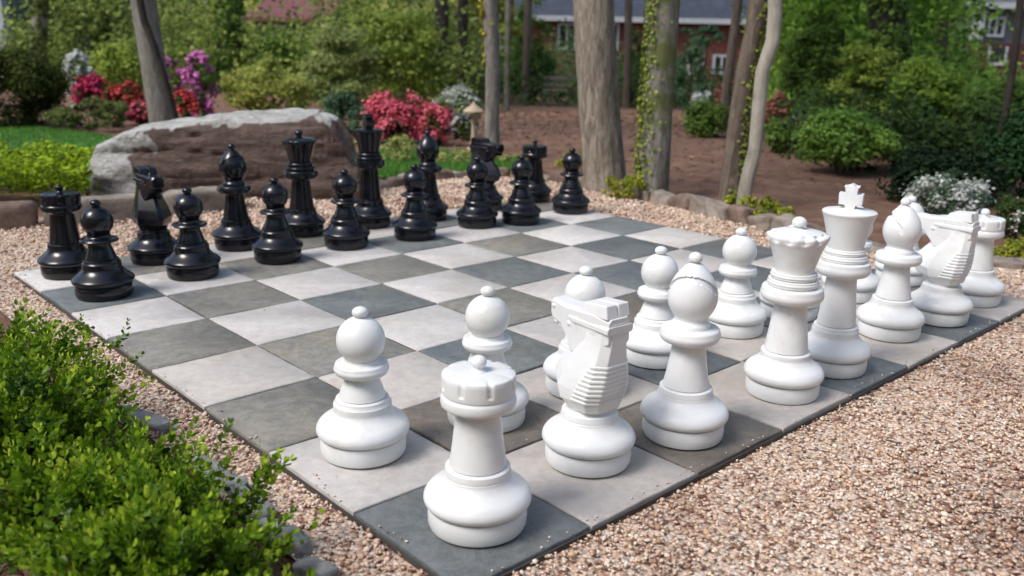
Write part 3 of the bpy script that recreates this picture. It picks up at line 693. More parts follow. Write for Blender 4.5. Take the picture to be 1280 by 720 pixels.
shrub('white_azalea', 'white azalea on top of the rounded shrub right of mossy tree', 'azalea', (856, 110, 898, 140), 12.5, G_mid, AZ, 10, 500, .03, flower=F_white, ff=1.5, fsize=.035)
shrub('salmon_azalea', 'faded salmon azalea behind the ivy tree', 'azalea', (892, 100, 935, 126), 14, G_olive, AZ, 10, 500, .035, flower=F_salm, ff=1.8, fsize=.04)
shrub('salmon_azalea', 'faded salmon azalea right of the slim crooked tree', 'azalea', (952, 114, 996, 158), 11.5, G_olive, AZ, 12, 700, .03, flower=F_salm, ff=2, fsize=.035)
shrub('olive_shrub', 'dull green shrub under the salmon azalea', 'bush', (948, 148, 1000, 212), 9.5, G_mid, SH, 14, 1900, .03)
shrub('white_azalea', 'sparse white azalea right of the salmon azalea', 'azalea', (980, 126, 1016, 160), 10.6, G_mid, AZ, 8, 500, .03, flower=F_grey, ff=.9, fsize=.03)
shrub('fern_bush', 'feathery green bush overhanging the mulch slope', 'bush', (988, 132, 1120, 226), 7.9, lm('leaf_feather', (.04, .085, .014), (.22, .36, .07)), SH, 34, 8000, .030, cr=.14, flat=.7, squash=.85)
shrub('right_bush', 'dark shaded bush right of the feathery bush', 'bush', (1085, 150, 1215, 262), 8.3, G_dark, SH, 26, 5000, .035)
shrub('right_bush', 'green tall bush right of the slim crooked tree', 'bush', (975, 10, 1062, 132), 13.5, G_mid, SH, 34, 7000, .045, flat=.6)
shrub('right_bush', 'bright green bush below the ivy covered trunk', 'bush', (1035, 40, 1135, 160), 11, G_bright, SH, 34, 7000, .038, flat=.5)
shrub('right_bush', 'spreading bright green bush in front of the grey house', 'bush', (1105, 62, 1225, 170), 10.3, lm('leaf_fresh', (.05, .11, .012), (.26, .40, .06)), SH, 38, 9000, .036, flat=.5)
shrub('right_bush', 'green bush at the right edge behind the thin dark trunk', 'bush', (1190, 96, 1330, 180), 9.6, G_mid, SH, 34, 8000, .036, flat=.6)
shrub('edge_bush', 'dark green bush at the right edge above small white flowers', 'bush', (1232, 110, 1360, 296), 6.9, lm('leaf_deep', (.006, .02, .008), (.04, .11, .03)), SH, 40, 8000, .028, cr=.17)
shrub('shade_bush', 'dark shade shrub behind the greyish white azalea', 'bush', (1100, 185, 1260, 290), 6.6, lm('leaf_shade', (.005, .014, .006), (.02, .045, .014)), SH, 30, 5000, .03, cr=.15)  # near-black leaf colour stands for the deep shade between the bushes
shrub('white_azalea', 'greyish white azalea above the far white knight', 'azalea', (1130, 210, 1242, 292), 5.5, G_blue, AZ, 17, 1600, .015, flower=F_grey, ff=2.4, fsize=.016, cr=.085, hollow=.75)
shrub('white_flower_plant', 'few small white flowers beside the far white rook', 'plant', (1240, 242, 1300, 300), 5.3, G_dark, SH, 12, 900, .018, flower=F_white, ff=.08, fsize=.014)
shrub('small_plant', 'small yellow green plant at the gravel edge beside the far white rook', 'plant', (1232, 296, 1300, 336), 4.75, lm('leaf_yellow', (.07, .11, .01), (.36, .42, .05)), 'small yellow green plants', 16, 900, .016)
# yellow-green small plants along the edging stones
for lab, bb, Y in [('yellow green plant at the foot of the thick pale tree', (752, 214, 778, 236), 6.35), ('yellow green plant between the thick tree and the mossy tree', (774, 212, 812, 238), 6.3),
                   ('yellow green plant at the foot of the ivy tree', (898, 240, 925, 260), 5.75), ('yellow green plant at the foot of the slim crooked tree', (922, 240, 948, 266), 5.6),
                   ('yellow green plant right of the slim crooked tree', (940, 244, 978, 272), 5.45), ('small yellow green plant right end of the edging plants', (972, 252, 998, 276), 5.3),
                   ('yellow flowering plant behind the black rook at the row end', (690, 190, 740, 212), 7.6)]:
    shrub('edging_plant', lab, 'plant', bb, Y, lm('leaf_yellow'), 'small yellow green plants', 10, 420, .018, stems=False)
for lab, bb, Y in [('pale yellow flowering plant between black king and bishop', (478, 166, 528, 205), 7.9), ('yellowish plant right of the black bishop', (540, 186, 600, 208), 7.9), ('yellowish low plant behind the black knight', (590, 190, 665, 212), 7.9), ('small pale plant left of the black king', (420, 168, 446, 190), 8.0)]:
    shrub('border_plant', lab, 'plant', bb, Y, lm('leaf_paleyellow', (.10, .15, .03), (.52, .52, .14)), 'small yellow green plants', 12, 700, .02, stems=False)

# clipped yellow-green hedge at left
def hedge(name, label, x0, x1, y0, y1, z0, z1, mat, N_, leaf):
    e = empty(name, ((x0+x1)/2, (y0+y1)/2, z0), label, 'hedge')
    P = np.c_[rng.uniform(x0, x1, N_), rng.uniform(y0, y1, N_), z0+(z1-z0)*rng.uniform(0, 1, N_)**.42]
    lump = np.array([noise.noise(Vector((p[0]*5, p[1]*5, 1.7))) for p in P])
    P[:, 2] += (P[:, 2]-z0)/(z1-z0)*lump*.14
    P[:, 1] += np.array([noise.noise(Vector((p[0]*5, 2.2, p[2]*6))) for p in P])*.10-(P[:, 2]-z0)/(z1-z0)*.18*(P[:, 1] < (y0+y1)/2)
    P -= np.array(e.location)
    tt = np.clip((P[:, 2]/(z1-z0))*.0+rng.uniform(0, 1, N_), 0, 1)
    V, F, r_ = leafquads(P, rng.normal(0, .5, (N_, 3))+[0, -.3, .9], leaf*rng.uniform(.6, 1.3, N_), .5, tt)
    link('foliage', npmesh('foliage', V, F, r_), mat, e)
    S = []
    for k in range(14):
        x = random.uniform(x0+.1, x1-.1)-e.location.x; S.append(tube([(x, 0, -.05), (x+random.uniform(-.05, .05), random.uniform(-.1, .1), (z1-z0)*.8)], [.012, .005], 5))
    V, F = join(S); link('stems', npmesh('stems', V, F), M_stem, e)
a = W(-330, 200, 6.1); b = W(130, 200, 6.1)
hedge('yellow_hedge', 'clipped yellow green hedge left of the boulder', a.x, b.x, 5.72, 6.55, -.03, W(60, 190, 6.1).z, lm('leaf_gold', (.08, .15, .006), (.44, .60, .03)), 17000, .02)

# ------------------------------------------------------------------ lawns (grass)
def lawn(name, pts, zoff, N_, hgt, wid, label, mat, base):
    PLn = np.array(pts); bm = bmesh.new(); vs = [bm.verts.new((x, y, 0)) for x, y in pts]; f = bm.faces.new(vs); bmesh.ops.triangulate(bm, faces=[f])
    for _ in range(3): bmesh.ops.subdivide_edges(bm, edges=bm.edges[:], cuts=1, use_grid_fill=True)
    for v in bm.verts: v.co.z = terrain(v.co.x, v.co.y)+zoff
    tag(link('lawn', bmmesh('lawn', bm, True), base), kind='structure')
    P = scatter(N_, PLn[:, 0].min(), PLn[:, 0].max(), PLn[:, 1].min(), PLn[:, 1].max()); P = P[inpoly(P, PLn)]
    n = len(P); z = np.array([terrain(*p) for p in P])+zoff; h = hgt*rng.uniform(.5, 1.2, n); a = rng.uniform(0, 3.14, n); w = wid*rng.uniform(.6, 1.2, n)
    dx, dy = np.cos(a)*w, np.sin(a)*w; lx, ly = rng.normal(0, .35, n)*h, rng.normal(0, .35, n)*h
    V = np.stack([np.c_[P[:, 0]-dx, P[:, 1]-dy, z-.005], np.c_[P[:, 0]+dx, P[:, 1]+dy, z-.005], np.c_[P[:, 0]+lx, P[:, 1]+ly, z+h]], 1).reshape(-1, 3)
    tag(link(name, npmesh(name, V, np.arange(3*n).reshape(-1, 3), rng.uniform(0, 1, n)), mat), label, 'grass', kind='stuff')
G_grass = lm('grass_blade', (.05, .15, .025), (.20, .42, .08), rough=.5)
q = [G(-40, 232), G(60, 205), G(150, 182), G(110, 160), G(20, 150), G(-200, 143)]
lawn('lawn_grass', [(-5.2, 6.3)]+[(-2.9, 6.6), (-3.4, 8.6), (-4.3, 9.6), (-5.4, 10.3), (-9, 10.6), (-9, 6.3)], .015, 60000, .035, .006, 'short green lawn at left behind the yellow green hedge', G_grass, M_lawn)
lawn('border_grass', [(-1.05, 7.1), (-.55, 7.3), (-.2, 7.5), (.2, 7.45), (.1, 8.1), (-.5, 8.6), (-1.3, 8.7), (-1.5, 7.9)], .02, 14000, .07, .004, 'patch of longer grass behind the black king and bishop', G_grass, M_lawn)

# ------------------------------------------------------------------ boulder, kerb, edging stones
def mat_boulder():
    m, nt, b = newmat('boulder_rock'); v = geo_pos(nt); v2 = geo_pos(nt, (.6, .6, 4.2))
    n = noi(nt, v2, 3.4, 9, .68, .7)
    c = ramp(nt, n, [(.28, (.04, .025, .02)), (.42, (.11, .072, .058)), (.56, (.18, .125, .105)), (.7, (.26, .195, .165))]).outputs[0]
    g = N(nt, 'ShaderNodeNewGeometry'); s = N(nt, 'ShaderNodeSeparateXYZ'); L(nt, g.outputs['Normal'], s.inputs[0])
    n2 = noi(nt, geo_pos(nt, (1, 1, 2.2)), 5, 10, .78, .8)
    gr = ramp(nt, n2, [(.3, (.18, .18, .165)), (.44, (.46, .455, .43)), (.6, (.66, .65, .62))]).outputs[0]
    at = N(nt, 'ShaderNodeAttribute'); at.attribute_name = 'rind'; f = ramp(nt, at.outputs['Fac'], [(.3, (0,)*3), (.7, (1,)*3)])   # weathered pale rind of the rock
    L(nt, mix(nt, f.outputs[0], c, gr), b.inputs['Base Color']); b.inputs['Roughness'].default_value = .9
    ad = N(nt, 'ShaderNodeMath', operation='ADD'); L(nt, n, ad.inputs[0]); L(nt, noi(nt, v, 24, 8, .7), ad.inputs[1])
    bump(nt, b, ad.outputs[0], 1., .045); return m
RIND = []
def boulder():
    Y0 = 6.15; px = [(112, 205, 215), (122, 176, 225), (150, 166, 238), (200, 153, 246), (260, 147, 250), (330, 143, 252), (385, 141, 252), (412, 146, 250), (424, 158, 248), (436, 178, 246), (446, 205, 244)]
    n = 170; S = 96; V = []
    us = np.array([p[0] for p in px]); tops = np.array([W(p[0], p[1], Y0+.1).z for p in px])
    for a in range(n):
        u = 112+(450-112)*a/(n-1); zt = np.interp(u, us, tops); x = W(u, 200, Y0).x; t = a/(n-1)
        endk = min(1, (t*(1-t)*4)**.35+.05) if 0 < t < 1 else .12
        yf, yb = Y0-.12*endk, Y0+.75*endk*(.6+.4*math.sin(t*3.1))
        for s in range(S):
            th = 2*math.pi*s/S; cx, cz = math.cos(th), math.sin(th); p = 9
            k = (abs(cx)**p+abs(cz)**p)**(-1/p); yy = (yf+yb)/2-cx*k*(yb-yf)/2; zz = (zt-.0-(-.12))/2*(1+cz*k)-.12; yy -= .05*max(0, cz-.72)/.28*(1 if cx > 0 else 0)
            if cz > 0: zz -= .06*max(0, (yy-yf)/(yb-yf))*0
            P = Vector((x, yy, zz)); 
            st = .022*noise.noise(Vector((x*1.3, yy*.5, zz*9)))+.05*noise.noise(P*2.3)+.024*noise.noise(Vector((P.x*5, P.y*7, P.z*9)))+.013*noise.noise(Vector((P.x*9, P.y*17, P.z*24)))+.006*noise.noise(P*40)
            d = Vector((0, -cx, cz*.55)).normalized(); crack = 0
            for zc in (.12, .27, .40):
                zz2 = zc+.04*noise.noise(Vector((x*2, 0, zc*9)))
                crack += .022*math.exp(-((zz-zz2)/.008)**2)*max(0, min(1, .6+1.6*noise.noise(Vector((x*3, 4, zc*5)))))*(1 if cx > .3 else 0)
            P += d*(st-crack)+Vector((.05*noise.noise(P*3+Vector((9, 0, 0))), 0, 0)); V.append(P[:])
            RIND.append(max((zz-(zt-.045-.06*noise.noise(Vector((x*4, 0, 7)))-.02*noise.noise(Vector((x*17, 0, 7)))))/.012, (.23-t+.10*noise.noise(P*5)+.04*noise.noise(P*15))/.03, (yy-yf-.2)/.05 if t < .8 else 0) if t < .9 else 0)
    F = [(a*S+s, a*S+(s+1) % S, (a+1)*S+(s+1) % S, (a+1)*S+s) for a in range(n-1) for s in range(S)]
    V = np.array(V); V = np.vstack([V, V[:S].mean(0), V[-S:].mean(0)]); c0, c1 = len(V)-2, len(V)-1
    F += [(c0, (s+1) % S, s, s) for s in range(0)]
    me = npmesh('boulder', V, np.array(F), smooth=True)
    bm = bmesh.new(); bm.from_mesh(me); bm.verts.ensure_lookup_table(); e = [x for x in bm.edges if x.is_boundary]; bmesh.ops.holes_fill(bm, edges=e)
    me = bmmesh('boulder', bm, True, R(48)); at = me.attributes.new('rind', 'FLOAT', 'POINT')
    for k in range(len(RIND)): at.data[k].value = min(1, max(0, RIND[k]))
    return me
me = boulder(); me.transform(Matrix.Translation((2, -6.2, 0)))
tag(link('boulder', me, mat_boulder(), loc=(-2, 6.2, 0)), 'long low boulder with a pale top behind the black pieces', 'boulder')

M_stoneA = mat_noise('stone_tan', [(.3, (.12, .10, .08)), (.5, (.25, .21, .175)), (.7, (.37, .33, .285))], 9, 8, .9, .8, .012)
M_stoneB = mat_noise('stone_brown', [(.3, (.07, .045, .035)), (.5, (.17, .115, .09)), (.7, (.27, .20, .16))], 9, 8, .9, .8, .012)
M_slate = mat_noise('stone_slate', [(.3, (.09, .09, .09)), (.5, (.21, .21, .21)), (.7, (.36, .36, .35))], 16, 8, .7, .7, .008)
def stone(name, label, p0, p1, wdt, hgt, mat, group, z0=-.03, cat='edging stone', rough=1., tilt=0):
    p0, p1 = Vector((*p0[:2], 0)), Vector((*p1[:2], 0)); c = (p0+p1)/2; l = (p1-p0).length/2; ang = math.atan2(p1.y-p0.y, p1.x-p0.x)
    bm = bmesh.new(); bmesh.ops.create_cube(bm, size=2); bmesh.ops.subdivide_edges(bm, edges=bm.edges[:], cuts=7, use_grid_fill=True)
    sd = random.uniform(0, 90)
    for v in bm.verts:
        x, y, z = v.co; p = 7; k = (abs(x)**p+abs(y)**p+abs(z)**p)**(-1/p)*1.0
        q = Vector((x*k*l*.985, y*k*wdt/2, z*k*hgt/2))
        s = Vector((sd, 0, 0)); q += Vector((noise.noise(q*11+s)*.016, noise.noise(q*11+s*2)*.018, noise.noise(q*9+s*3)*.02+.016*x*noise.noise(s)*tilt))*rough*min(1, hgt/.1) + v.co*.005*noise.noise(q*45+s)
        v.co = q
    o = link(name, bmmesh(name, bm, True, R(40)), mat, loc=(c.x, c.y, z0+hgt/2)); o.rotation_euler.z = ang; tag(o, label, cat, group); return o
ES = 'rough stones edging the gravel'
def along(P, s):
    P = [Vector(p) for p in P]; acc = 0
    for a, b in zip(P, P[1:]):
        l = (b-a).length
        if acc+l >= s: return a.lerp(b, (s-acc)/l)
        acc += l
    return P[-1]
names1 = ['small flat stone at the boulder end of the edging', 'small flat brown stone behind the black king', 'small flat tan stone behind the black king and bishop', 'low stone behind the black bishop', 'low brown stone left of the black knight', 'low stone behind the black knight', 'low tan stone between black knight and rook', 'flat stone behind the black end rook', 'low stone near the foot of the thin grey tree', 'pale stone just left of the thick tree foot',
          'pale upright edging stone at the foot of the thick tree', 'brown edging stone between the thick and mossy trees', 'slanted pale edging stone before the mossy tree', 'broad tan edging stone before the mossy tree', 'grey edging stone right of the mossy tree', 'small dark edging stone midway between mossy and ivy trees', 'long tan edging stone left of the ivy tree', 'edging stone below the ivy tree', 'pale edging stone below the slim crooked tree', 'brown edging stone right of the slim crooked tree', 'edging stone behind the white queen', 'edging stone left of the white king crown', 'dark edging stone behind the white king', 'edging stone behind the far white pawns', 'edging stone behind the far white bishop', 'edging stone behind the far white knight', 'low edging stone behind the far white rook', 'low grey edging stone right of the far white rook', 'low edging stone at the right picture edge', 'low edging stone outside the right edge']
s = 0
for k, lab in enumerate(names1):
    l = random.uniform(.17, .23) if k > 9 else random.uniform(.14, .2)
    a, b = along(EDGE, s), along(EDGE, s+l-.008); s += l
    big = k > 9
    stone('edging_stone', lab, a, b, .11 if big else .09, random.uniform(.10, .13) if 9 < k < 24 else random.uniform(.06, .09), [M_stoneA, M_stoneB, M_stoneA][k % 3], ES, -.045, tilt=2, rough=1.3)
KS = [((-3.9, 4.62), (-3.2, 4.86), M_stoneB, 'brown kerb block at the left picture edge'), ((-3.18, 4.87), (-2.72, 5.06), M_stoneB, 'brown kerb block behind the left black rook'), ((-2.70, 5.07), (-2.16, 5.42), M_stoneA, 'long tan kerb block behind the left black pawn'), ((-2.14, 5.44), (-1.75, 5.75), M_stoneA, 'tan kerb block at the foot of the boulder')]
for p0, p1, m, lab in KS: stone('kerb_stone', lab, p0, p1, .15, .17, m, 'kerb blocks below the yellow hedge', -.05, 'kerb stone', .6)
# slate stones beside the near hedge
SL = [((155, 505), (215, 530), 'blue grey slate at the hedge edge, farthest one'), ((255, 575), (300, 600), 'slate half hidden in the near hedge'), ((300, 598), (345, 640), 'upright blue grey slate beside the near hedge'), ((335, 645), (392, 680), 'broad dark slate below the near hedge edge'), ((385, 690), (425, 722), 'dark slate at the bottom picture edge')]
for k, (a, b, lab) in enumerate(SL):
    a, b = G(*a), G(*b); n = Vector((b.y-a.y, a.x-b.x, 0)).normalized()*.02
    stone('slate_stone', lab, (a+n), (b+n), .05, .045, M_slate, 'slate pieces along the near hedge', -.035, 'slate', 1.2, tilt=3)

# ------------------------------------------------------------------ bird bath
g = G(591, 172); p = Vector((W(592, 160, 9.2).x, 9.2, terrain(g.x, 9.2)))
e = empty('bird_bath', p, 'small tan bird bath in front of the white azalea', 'bird bath')
M_tan = mat_noise('tan_stone', [(.3, (.34, .27, .18)), (.7, (.50, .41, .29))], 12, 5, .8, .3, .01)
hh = W(592, 139, 9.2).z-p.z
link('post', lathe('post', [(0, 0), (.07, 0), (.07, .02), (.03, .04), (.022, hh*.5), (.025, hh-.05), (.04, hh-.02), (0, hh-.02)], 24, s=1), M_tan, e)
link('roof', lathe('roof', [(0, hh-.03), (.10, hh-.02), (.108, hh), (.10, hh+.012), (.05, hh+.045), (.018, hh+.075), (.012, hh+.09), (0, hh+.095)], 24, s=1), M_tan, e)
e['label'] = 'small tan garden feeder on a post before the white azalea'; e['category'] = 'bird feeder'; e.name = 'bird_feeder'

# ------------------------------------------------------------------ houses
M_roofblue = mat_noise('roof_slate', [(.3, (.02, .025, .04)), (.7, (.045, .055, .08))], 3, 5, .8, .4, .02)
M_roofred = plain('roof_red', (.17, .05, .055), .6)
M_trim = plain('white_trim', (.42, .44, .46), .5)
M_grey = plain('grey_siding', (.085, .09, .10), .7)
M_sid = plain('pale_siding', (.22, .24, .27), .7)
M_glass = plain('dark_glass', (.02, .025, .03), .12)
M_brickdk = plain('dark_brick', (.075, .022, .02), .9)
m, nt, b_ = newmat('red_brick'); br = N(nt, 'ShaderNodeTexBrick'); v = coords(nt, 'Object', (1, 1, 1))
sx = N(nt, 'ShaderNodeSeparateXYZ'); cb = N(nt, 'ShaderNodeCombineXYZ'); L(nt, v, sx.inputs[0]); L(nt, sx.outputs[0], cb.inputs[0]); L(nt, sx.outputs[2], cb.inputs[1]); L(nt, cb.outputs[0], br.inputs[0])
br.inputs['Color1'].default_value = (.20, .045, .035, 1); br.inputs['Color2'].default_value = (.28, .08, .06, 1); br.inputs['Mortar'].default_value = (.26, .2, .17, 1)
br.inputs['Scale'].default_value = 1; br.inputs['Brick Width'].default_value = .22; br.inputs['Row Height'].default_value = .075; br.inputs['Mortar Size'].default_value = .008
L(nt, mix(nt, 1., br.outputs[0], (.55, .42, .42), 'MULTIPLY'), b_.inputs['Base Color']); b_.inputs['Roughness'].default_value = .9; M_brick = m
def house(name, label, x0, x1, Y, z0, eave, ridge, dep, wallm, roofm, wins, over=.4, fascia=True):
    """gabled house: wall, roof, gutter, windows (x centre, z centre, w, h)"""
    cx = (x0+x1)/2; e = empty(name, (cx, Y, z0), label, 'house'); w = (x1-x0)/2; he = eave-z0; hr = ridge-z0
    bm = bmesh.new(); box(bm, -w, w, 0, dep, 0, he); link('wall', bmmesh('wall', bm), wallm, e)
    bm = bmesh.new(); a = w+over
    prof = [(-over, he-.02), (dep/2, hr), (dep+over, he-.02), (dep+over, he+.13), (dep/2, hr+.16), (-over, he+.13)]
    loft(bm, [[(-a, y, z) for y, z in prof], [(a, y, z) for y, z in prof]]); link('roof', bmmesh('roof', bm), roofm, e)
    bm = bmesh.new(); loft(bm, [[(-w, 0, he), (-w, dep/2, hr-.05), (-w, dep, he)], [(-w+.1, 0, he), (-w+.1, dep/2, hr-.05), (-w+.1, dep, he)]]); loft(bm, [[(w-.1, 0, he), (w-.1, dep/2, hr-.05), (w-.1, dep, he)], [(w, 0, he), (w, dep/2, hr-.05), (w, dep, he)]]); link('gable', bmmesh('gable', bm), wallm, e)
    if fascia:
        bm = bmesh.new(); box(bm, -a, a, -over-.12, -over-.004, he-.06, he+.15); link('gutter', bmmesh('gutter', bm), M_trim, e)
    for wx, wz_, ww, wh in wins:
        x, z = wx-cx, wz_-z0; t = .10
        bm = bmesh.new()
        for q in ((x-ww/2-t, x-ww/2, z-wh/2-t, z+wh/2+t), (x+ww/2, x+ww/2+t, z-wh/2-t, z+wh/2+t), (x-ww/2, x+ww/2, z+wh/2, z+wh/2+t), (x-ww/2, x+ww/2, z-wh/2-t, z-wh/2), (x-.04, x+.04, z-wh/2, z+wh/2)): box(bm, q[0], q[1], -.10, .0-.004, q[2], q[3])
        f = link('window', bmmesh('window', bm), M_trim, e)
        bm = bmesh.new(); box(bm, x-ww/2+.003, x+ww/2-.003, -.04, -.006, z-wh/2+.003, z+wh/2-.003); link('pane', bmmesh('pane', bm), M_glass, f)
    return e
Yh = 40
def win(u0, v0, u1, v1, Y): a, b = W(u0, v0, Y), W(u1, v1, Y); return ((a.x+b.x)/2, (a.z+b.z)/2, (b.x-a.x), (a.z-b.z))
house('brick_house', 'long red brick house with a slate blue roof beyond the trees', W(655, 30, Yh).x, W(985, 30, Yh).x, Yh, -2.2, W(780, 26, Yh).z, W(780, 26, Yh).z+2.6, 8, M_brick, M_roofblue,
      [win(700, 32, 717, 60, Yh), win(757, 32, 770, 60, Yh), win(862, 72, 876, 90, Yh), win(894, 71, 909, 90, Yh), win(944, 71, 958, 90, Yh)])
Yg = 36
house('grey_house', 'dark grey house with brick lower storey at the upper right', W(1212, 30, Yg).x, W(1330, 30, Yg).x, Yg, -2.6, W(1250, 9, Yg).z, W(1250, 9, Yg).z+1.6, 7, M_grey, M_grey, [win(1238, 24, 1250, 43, Yg), win(1296, 24, 1308, 43, Yg)])
gh = bpy.data.objects['grey_house']
bm = bmesh.new(); a, b = W(1212, 50, Yg), W(1330, 50, Yg); w_ = (b.x-a.x)/2; box(bm, -w_-.0, w_, -.35, -.02, 0, W(1250, 54, Yg).z+2.6); link('lower_wall', bmmesh('lower_wall', bm), M_brickdk, gh)
bm = bmesh.new(); c_ = W(1221, 30, Yg).x-gh.location.x; box(bm, c_-.22, c_+.16, -.30, -.02, W(1221, 50, Yg).z+2.6, W(1221, 8, Yg).z+2.6); link('corner_post', bmmesh('corner_post', bm), M_trim, gh)
x_, z_, ww, wh = win(1233, 58, 1248, 78, Yg); bm = bmesh.new(); x_ -= gh.location.x; z_ += 2.6
for q in ((-ww/2-.08, -ww/2, -wh/2, wh/2), (ww/2, ww/2+.08, -wh/2, wh/2), (-ww/2, ww/2, -wh/2-.1, -wh/2)): box(bm, x_+q[0], x_+q[1], -.42, -.354, z_+q[2], z_+q[3])
f = link('window', bmmesh('window', bm), M_trim, gh); bm = bmesh.new(); box(bm, x_-ww/2+.003, x_+ww/2-.003, -.38, -.356, z_-wh/2, z_+wh/2); link('pane', bmmesh('pane', bm), M_glass, f)
Yr = 32
house('red_roof_house', 'low house with a dull red roof beyond the lime green shrub', W(318, 30, Yr).x, W(400, 30, Yr).x, Yr, -1.2, W(360, 27, Yr).z, W(360, 2, Yr).z, 6, M_grey, M_roofred, [win(345, 34, 357, 44, Yr)], .3, False)
Yl = 20
hl = house('left_house', 'blue grey house corner with a pale column at the left edge', W(-140, 30, Yl).x, W(12, 30, Yl).x, Yl, -.6, 3.6, 5.2, 7, M_sid, M_roofblue, [win(-30, 10, -4, 42, Yl), win(-100, 10, -75, 42, Yl)])
bm = bmesh.new(); x_ = W(21, 30, Yl).x-hl.location.x; box(bm, x_-.11, x_+.11, -.7, -.48, 0, 4.2); bevel(bm, .01); link('column', bmmesh('column', bm), plain('column_paint', (.42, .46, .55), .5), hl)
bm = bmesh.new(); box(bm, -3.0, 1.7, -1.0, -.02, 0, .55); link('porch', bmmesh('porch', bm), M_sid, hl)
# bench far off
p = W(699, 105, 25); p.z = terrain(p.x, 25); e = empty('garden_bench', p, 'small weathered wooden bench before the brick house', 'bench'); M_wood = plain('grey_wood', (.24, .19, .16), .8)
for nm, bxs in (('seat', [(-.45, .45, -.2, .2, .40, .44)]), ('backrest', [(-.45, .45, .2, .24, .5, .6), (-.45, .45, .2, .24, .68, .78)]), ('leg', [(-.42, -.36, -.2, .25, 0, .40)]), ('leg', [(.36, .42, -.2, .25, 0, .40)])):
    bm = bmesh.new(); [box(bm, *q) for q in bxs]; link(nm, bmmesh(nm, bm), M_wood, e)

# ------------------------------------------------------------------ far woods (reads as one mass)
def woods(name, label, N_, f, leaf, mat):
    P, Nn = f(N_); V, F, r_ = leafquads(P, Nn, leaf*rng.uniform(.6, 1.3, len(P)), .55)
    tag(link(name, npmesh(name, V, F, r_), mat), label, 'woods', kind='stuff')
def far(N_):
    nc = 520; C = np.c_[rng.uniform(-48, 48, nc), rng.uniform(46, 62, nc), rng.uniform(-2.5, 13, nc)]; i = rng.integers(0, nc, N_)
    P = C[i]+rng.normal(0, 1.35, (N_, 3)); return P, rng.normal(0, .6, (N_, 3))+[0, -.6, .8]
woods('far_woods', 'mass of green woodland behind the houses', 52000, far, .38, lm('leaf_far', (.07, .13, .02), (.38, .48, .10)))
def thicket(x0, x1, y0, y1, hfun, nc, sg):
    """clump centres on the terrain of the area, up to the height the growth reaches there"""
    def f(N_):
        C = []
        while len(C) < nc:
            y = random.uniform(y0, y1); x = random.uniform(x0, x1)*y
            g = terrain(x, y); h = hfun(x/y, y)-g
            if h < .3: continue
            C.append((x, y, g+h*random.uniform(0, 1)))
        C = np.array(C); i = rng.integers(0, nc, N_); sc = (C[i, 1]/20)[:, None]
        P = C[i]+rng.normal(0, 1, (N_, 3))*sg*sc*[1, 1, .7]; return P, rng.normal(0, .6, (N_, 3))+[0, -.4, .8]
    return f
def hl_(s_, y):      # left growth: low in front of the red roofed house, tall elsewhere
    return .75 if -.31 < s_ < -.19 else (1.9+1.6*noise.noise(Vector((s_*14, y*.2, 0))) if s_ > -.5 else 1.0+.6*noise.noise(Vector((s_*14, y*.2, 0))))
woods('left_thicket', 'tangled green undergrowth between the far trunks on the left', 56000, thicket(-.56, -.07, 18, 29, hl_, 300, .45), .06, lm('leaf_thick', (.04, .06, .014), (.24, .31, .07)))
woods('middle_thicket', 'low dark undergrowth in front of the brick house', 24000, thicket(-.08, .30, 24, 34, lambda s_, y: (.45 if s_ < .19 else 0.)+1.3*noise.noise(Vector((s_*16, y*.3, 4))), 110, .35), .065, lm('leaf_under', (.015, .035, .012), (.09, .15, .05)))
def hr_(s_, y): return -.3 if .47 < s_ < .64 and y > 11 else 3.2+2*noise.noise(Vector((s_*14, y*.25, 9)))
woods('right_thicket', 'dense green woodland growth on the right', 90000, thicket(.28, .75, 13, 30, hr_, 600, .42), .065, lm('leaf_thickr', (.03, .065, .01), (.19, .32, .05)))
woods('low_thicket', 'low green growth under the bushes on the right', 14000, thicket(.31, .72, 7.8, 12, lambda s_, y: .35+.5*noise.noise(Vector((s_*20, y*.6, 2))), 160, .28), .04, G_dark)
def ring(N_):
    nc = 300; a = rng.uniform(math.pi*.93, math.pi*2.07, nc); r = rng.uniform(13, 20, nc); C = np.c_[np.cos(a)*r, np.sin(a)*r+2, rng.uniform(0, 8.5, nc)]; i = rng.integers(0, nc, N_)
    P = C[i]+rng.normal(0, .95, (N_, 3)); return P, rng.normal(0, .6, (N_, 3))+[0, 0, .8]
woods('near_woods', 'woodland enclosing the garden behind the viewer', 22000, ring, .34, G_mid)

# ------------------------------------------------------------------ near boxwood hedge
def sprig_template(nl=12, Ls=.085):
    V, F = [], []
    for k in range(nl):
        t = (k//2)/(nl/2-1); z = Ls*(.15+.85*t); a = (k % 2)*math.pi+(k//2)*math.pi*.5+random.uniform(-.3, .3)
        ll = .025*(1-.35*t)*random.uniform(.8, 1.15); ww = ll*.30; el = R(22+48*t+random.uniform(-10, 10))
        d = Vector((math.cos(a)*math.cos(el), math.sin(a)*math.cos(el), math.sin(el))); sd = Vector((-math.sin(a), math.cos(a), 0)); n = d.cross(sd)
        o = Vector((0, 0, z)); b0 = len(V); cup = n*(-ww*.35)
        for p in (o, o+d*ll*.35+sd*ww*.8+cup, o+d*ll*.75+sd*ww+cup, o+d*ll, o+d*ll*.75-sd*ww+cup, o+d*ll*.35-sd*ww*.8+cup, o+d*ll*.35, o+d*ll*.75): V.append(p[:])
        F += [(b0, b0+6, b0+1, b0+1), (b0+6, b0+7, b0+2, b0+1), (b0+7, b0+3, b0+2, b0+2), (b0, b0+5, b0+6, b0+6), (b0+6, b0+5, b0+4, b0+7), (b0+7, b0+4, b0+3, b0+3)]
    return np.array(V), F
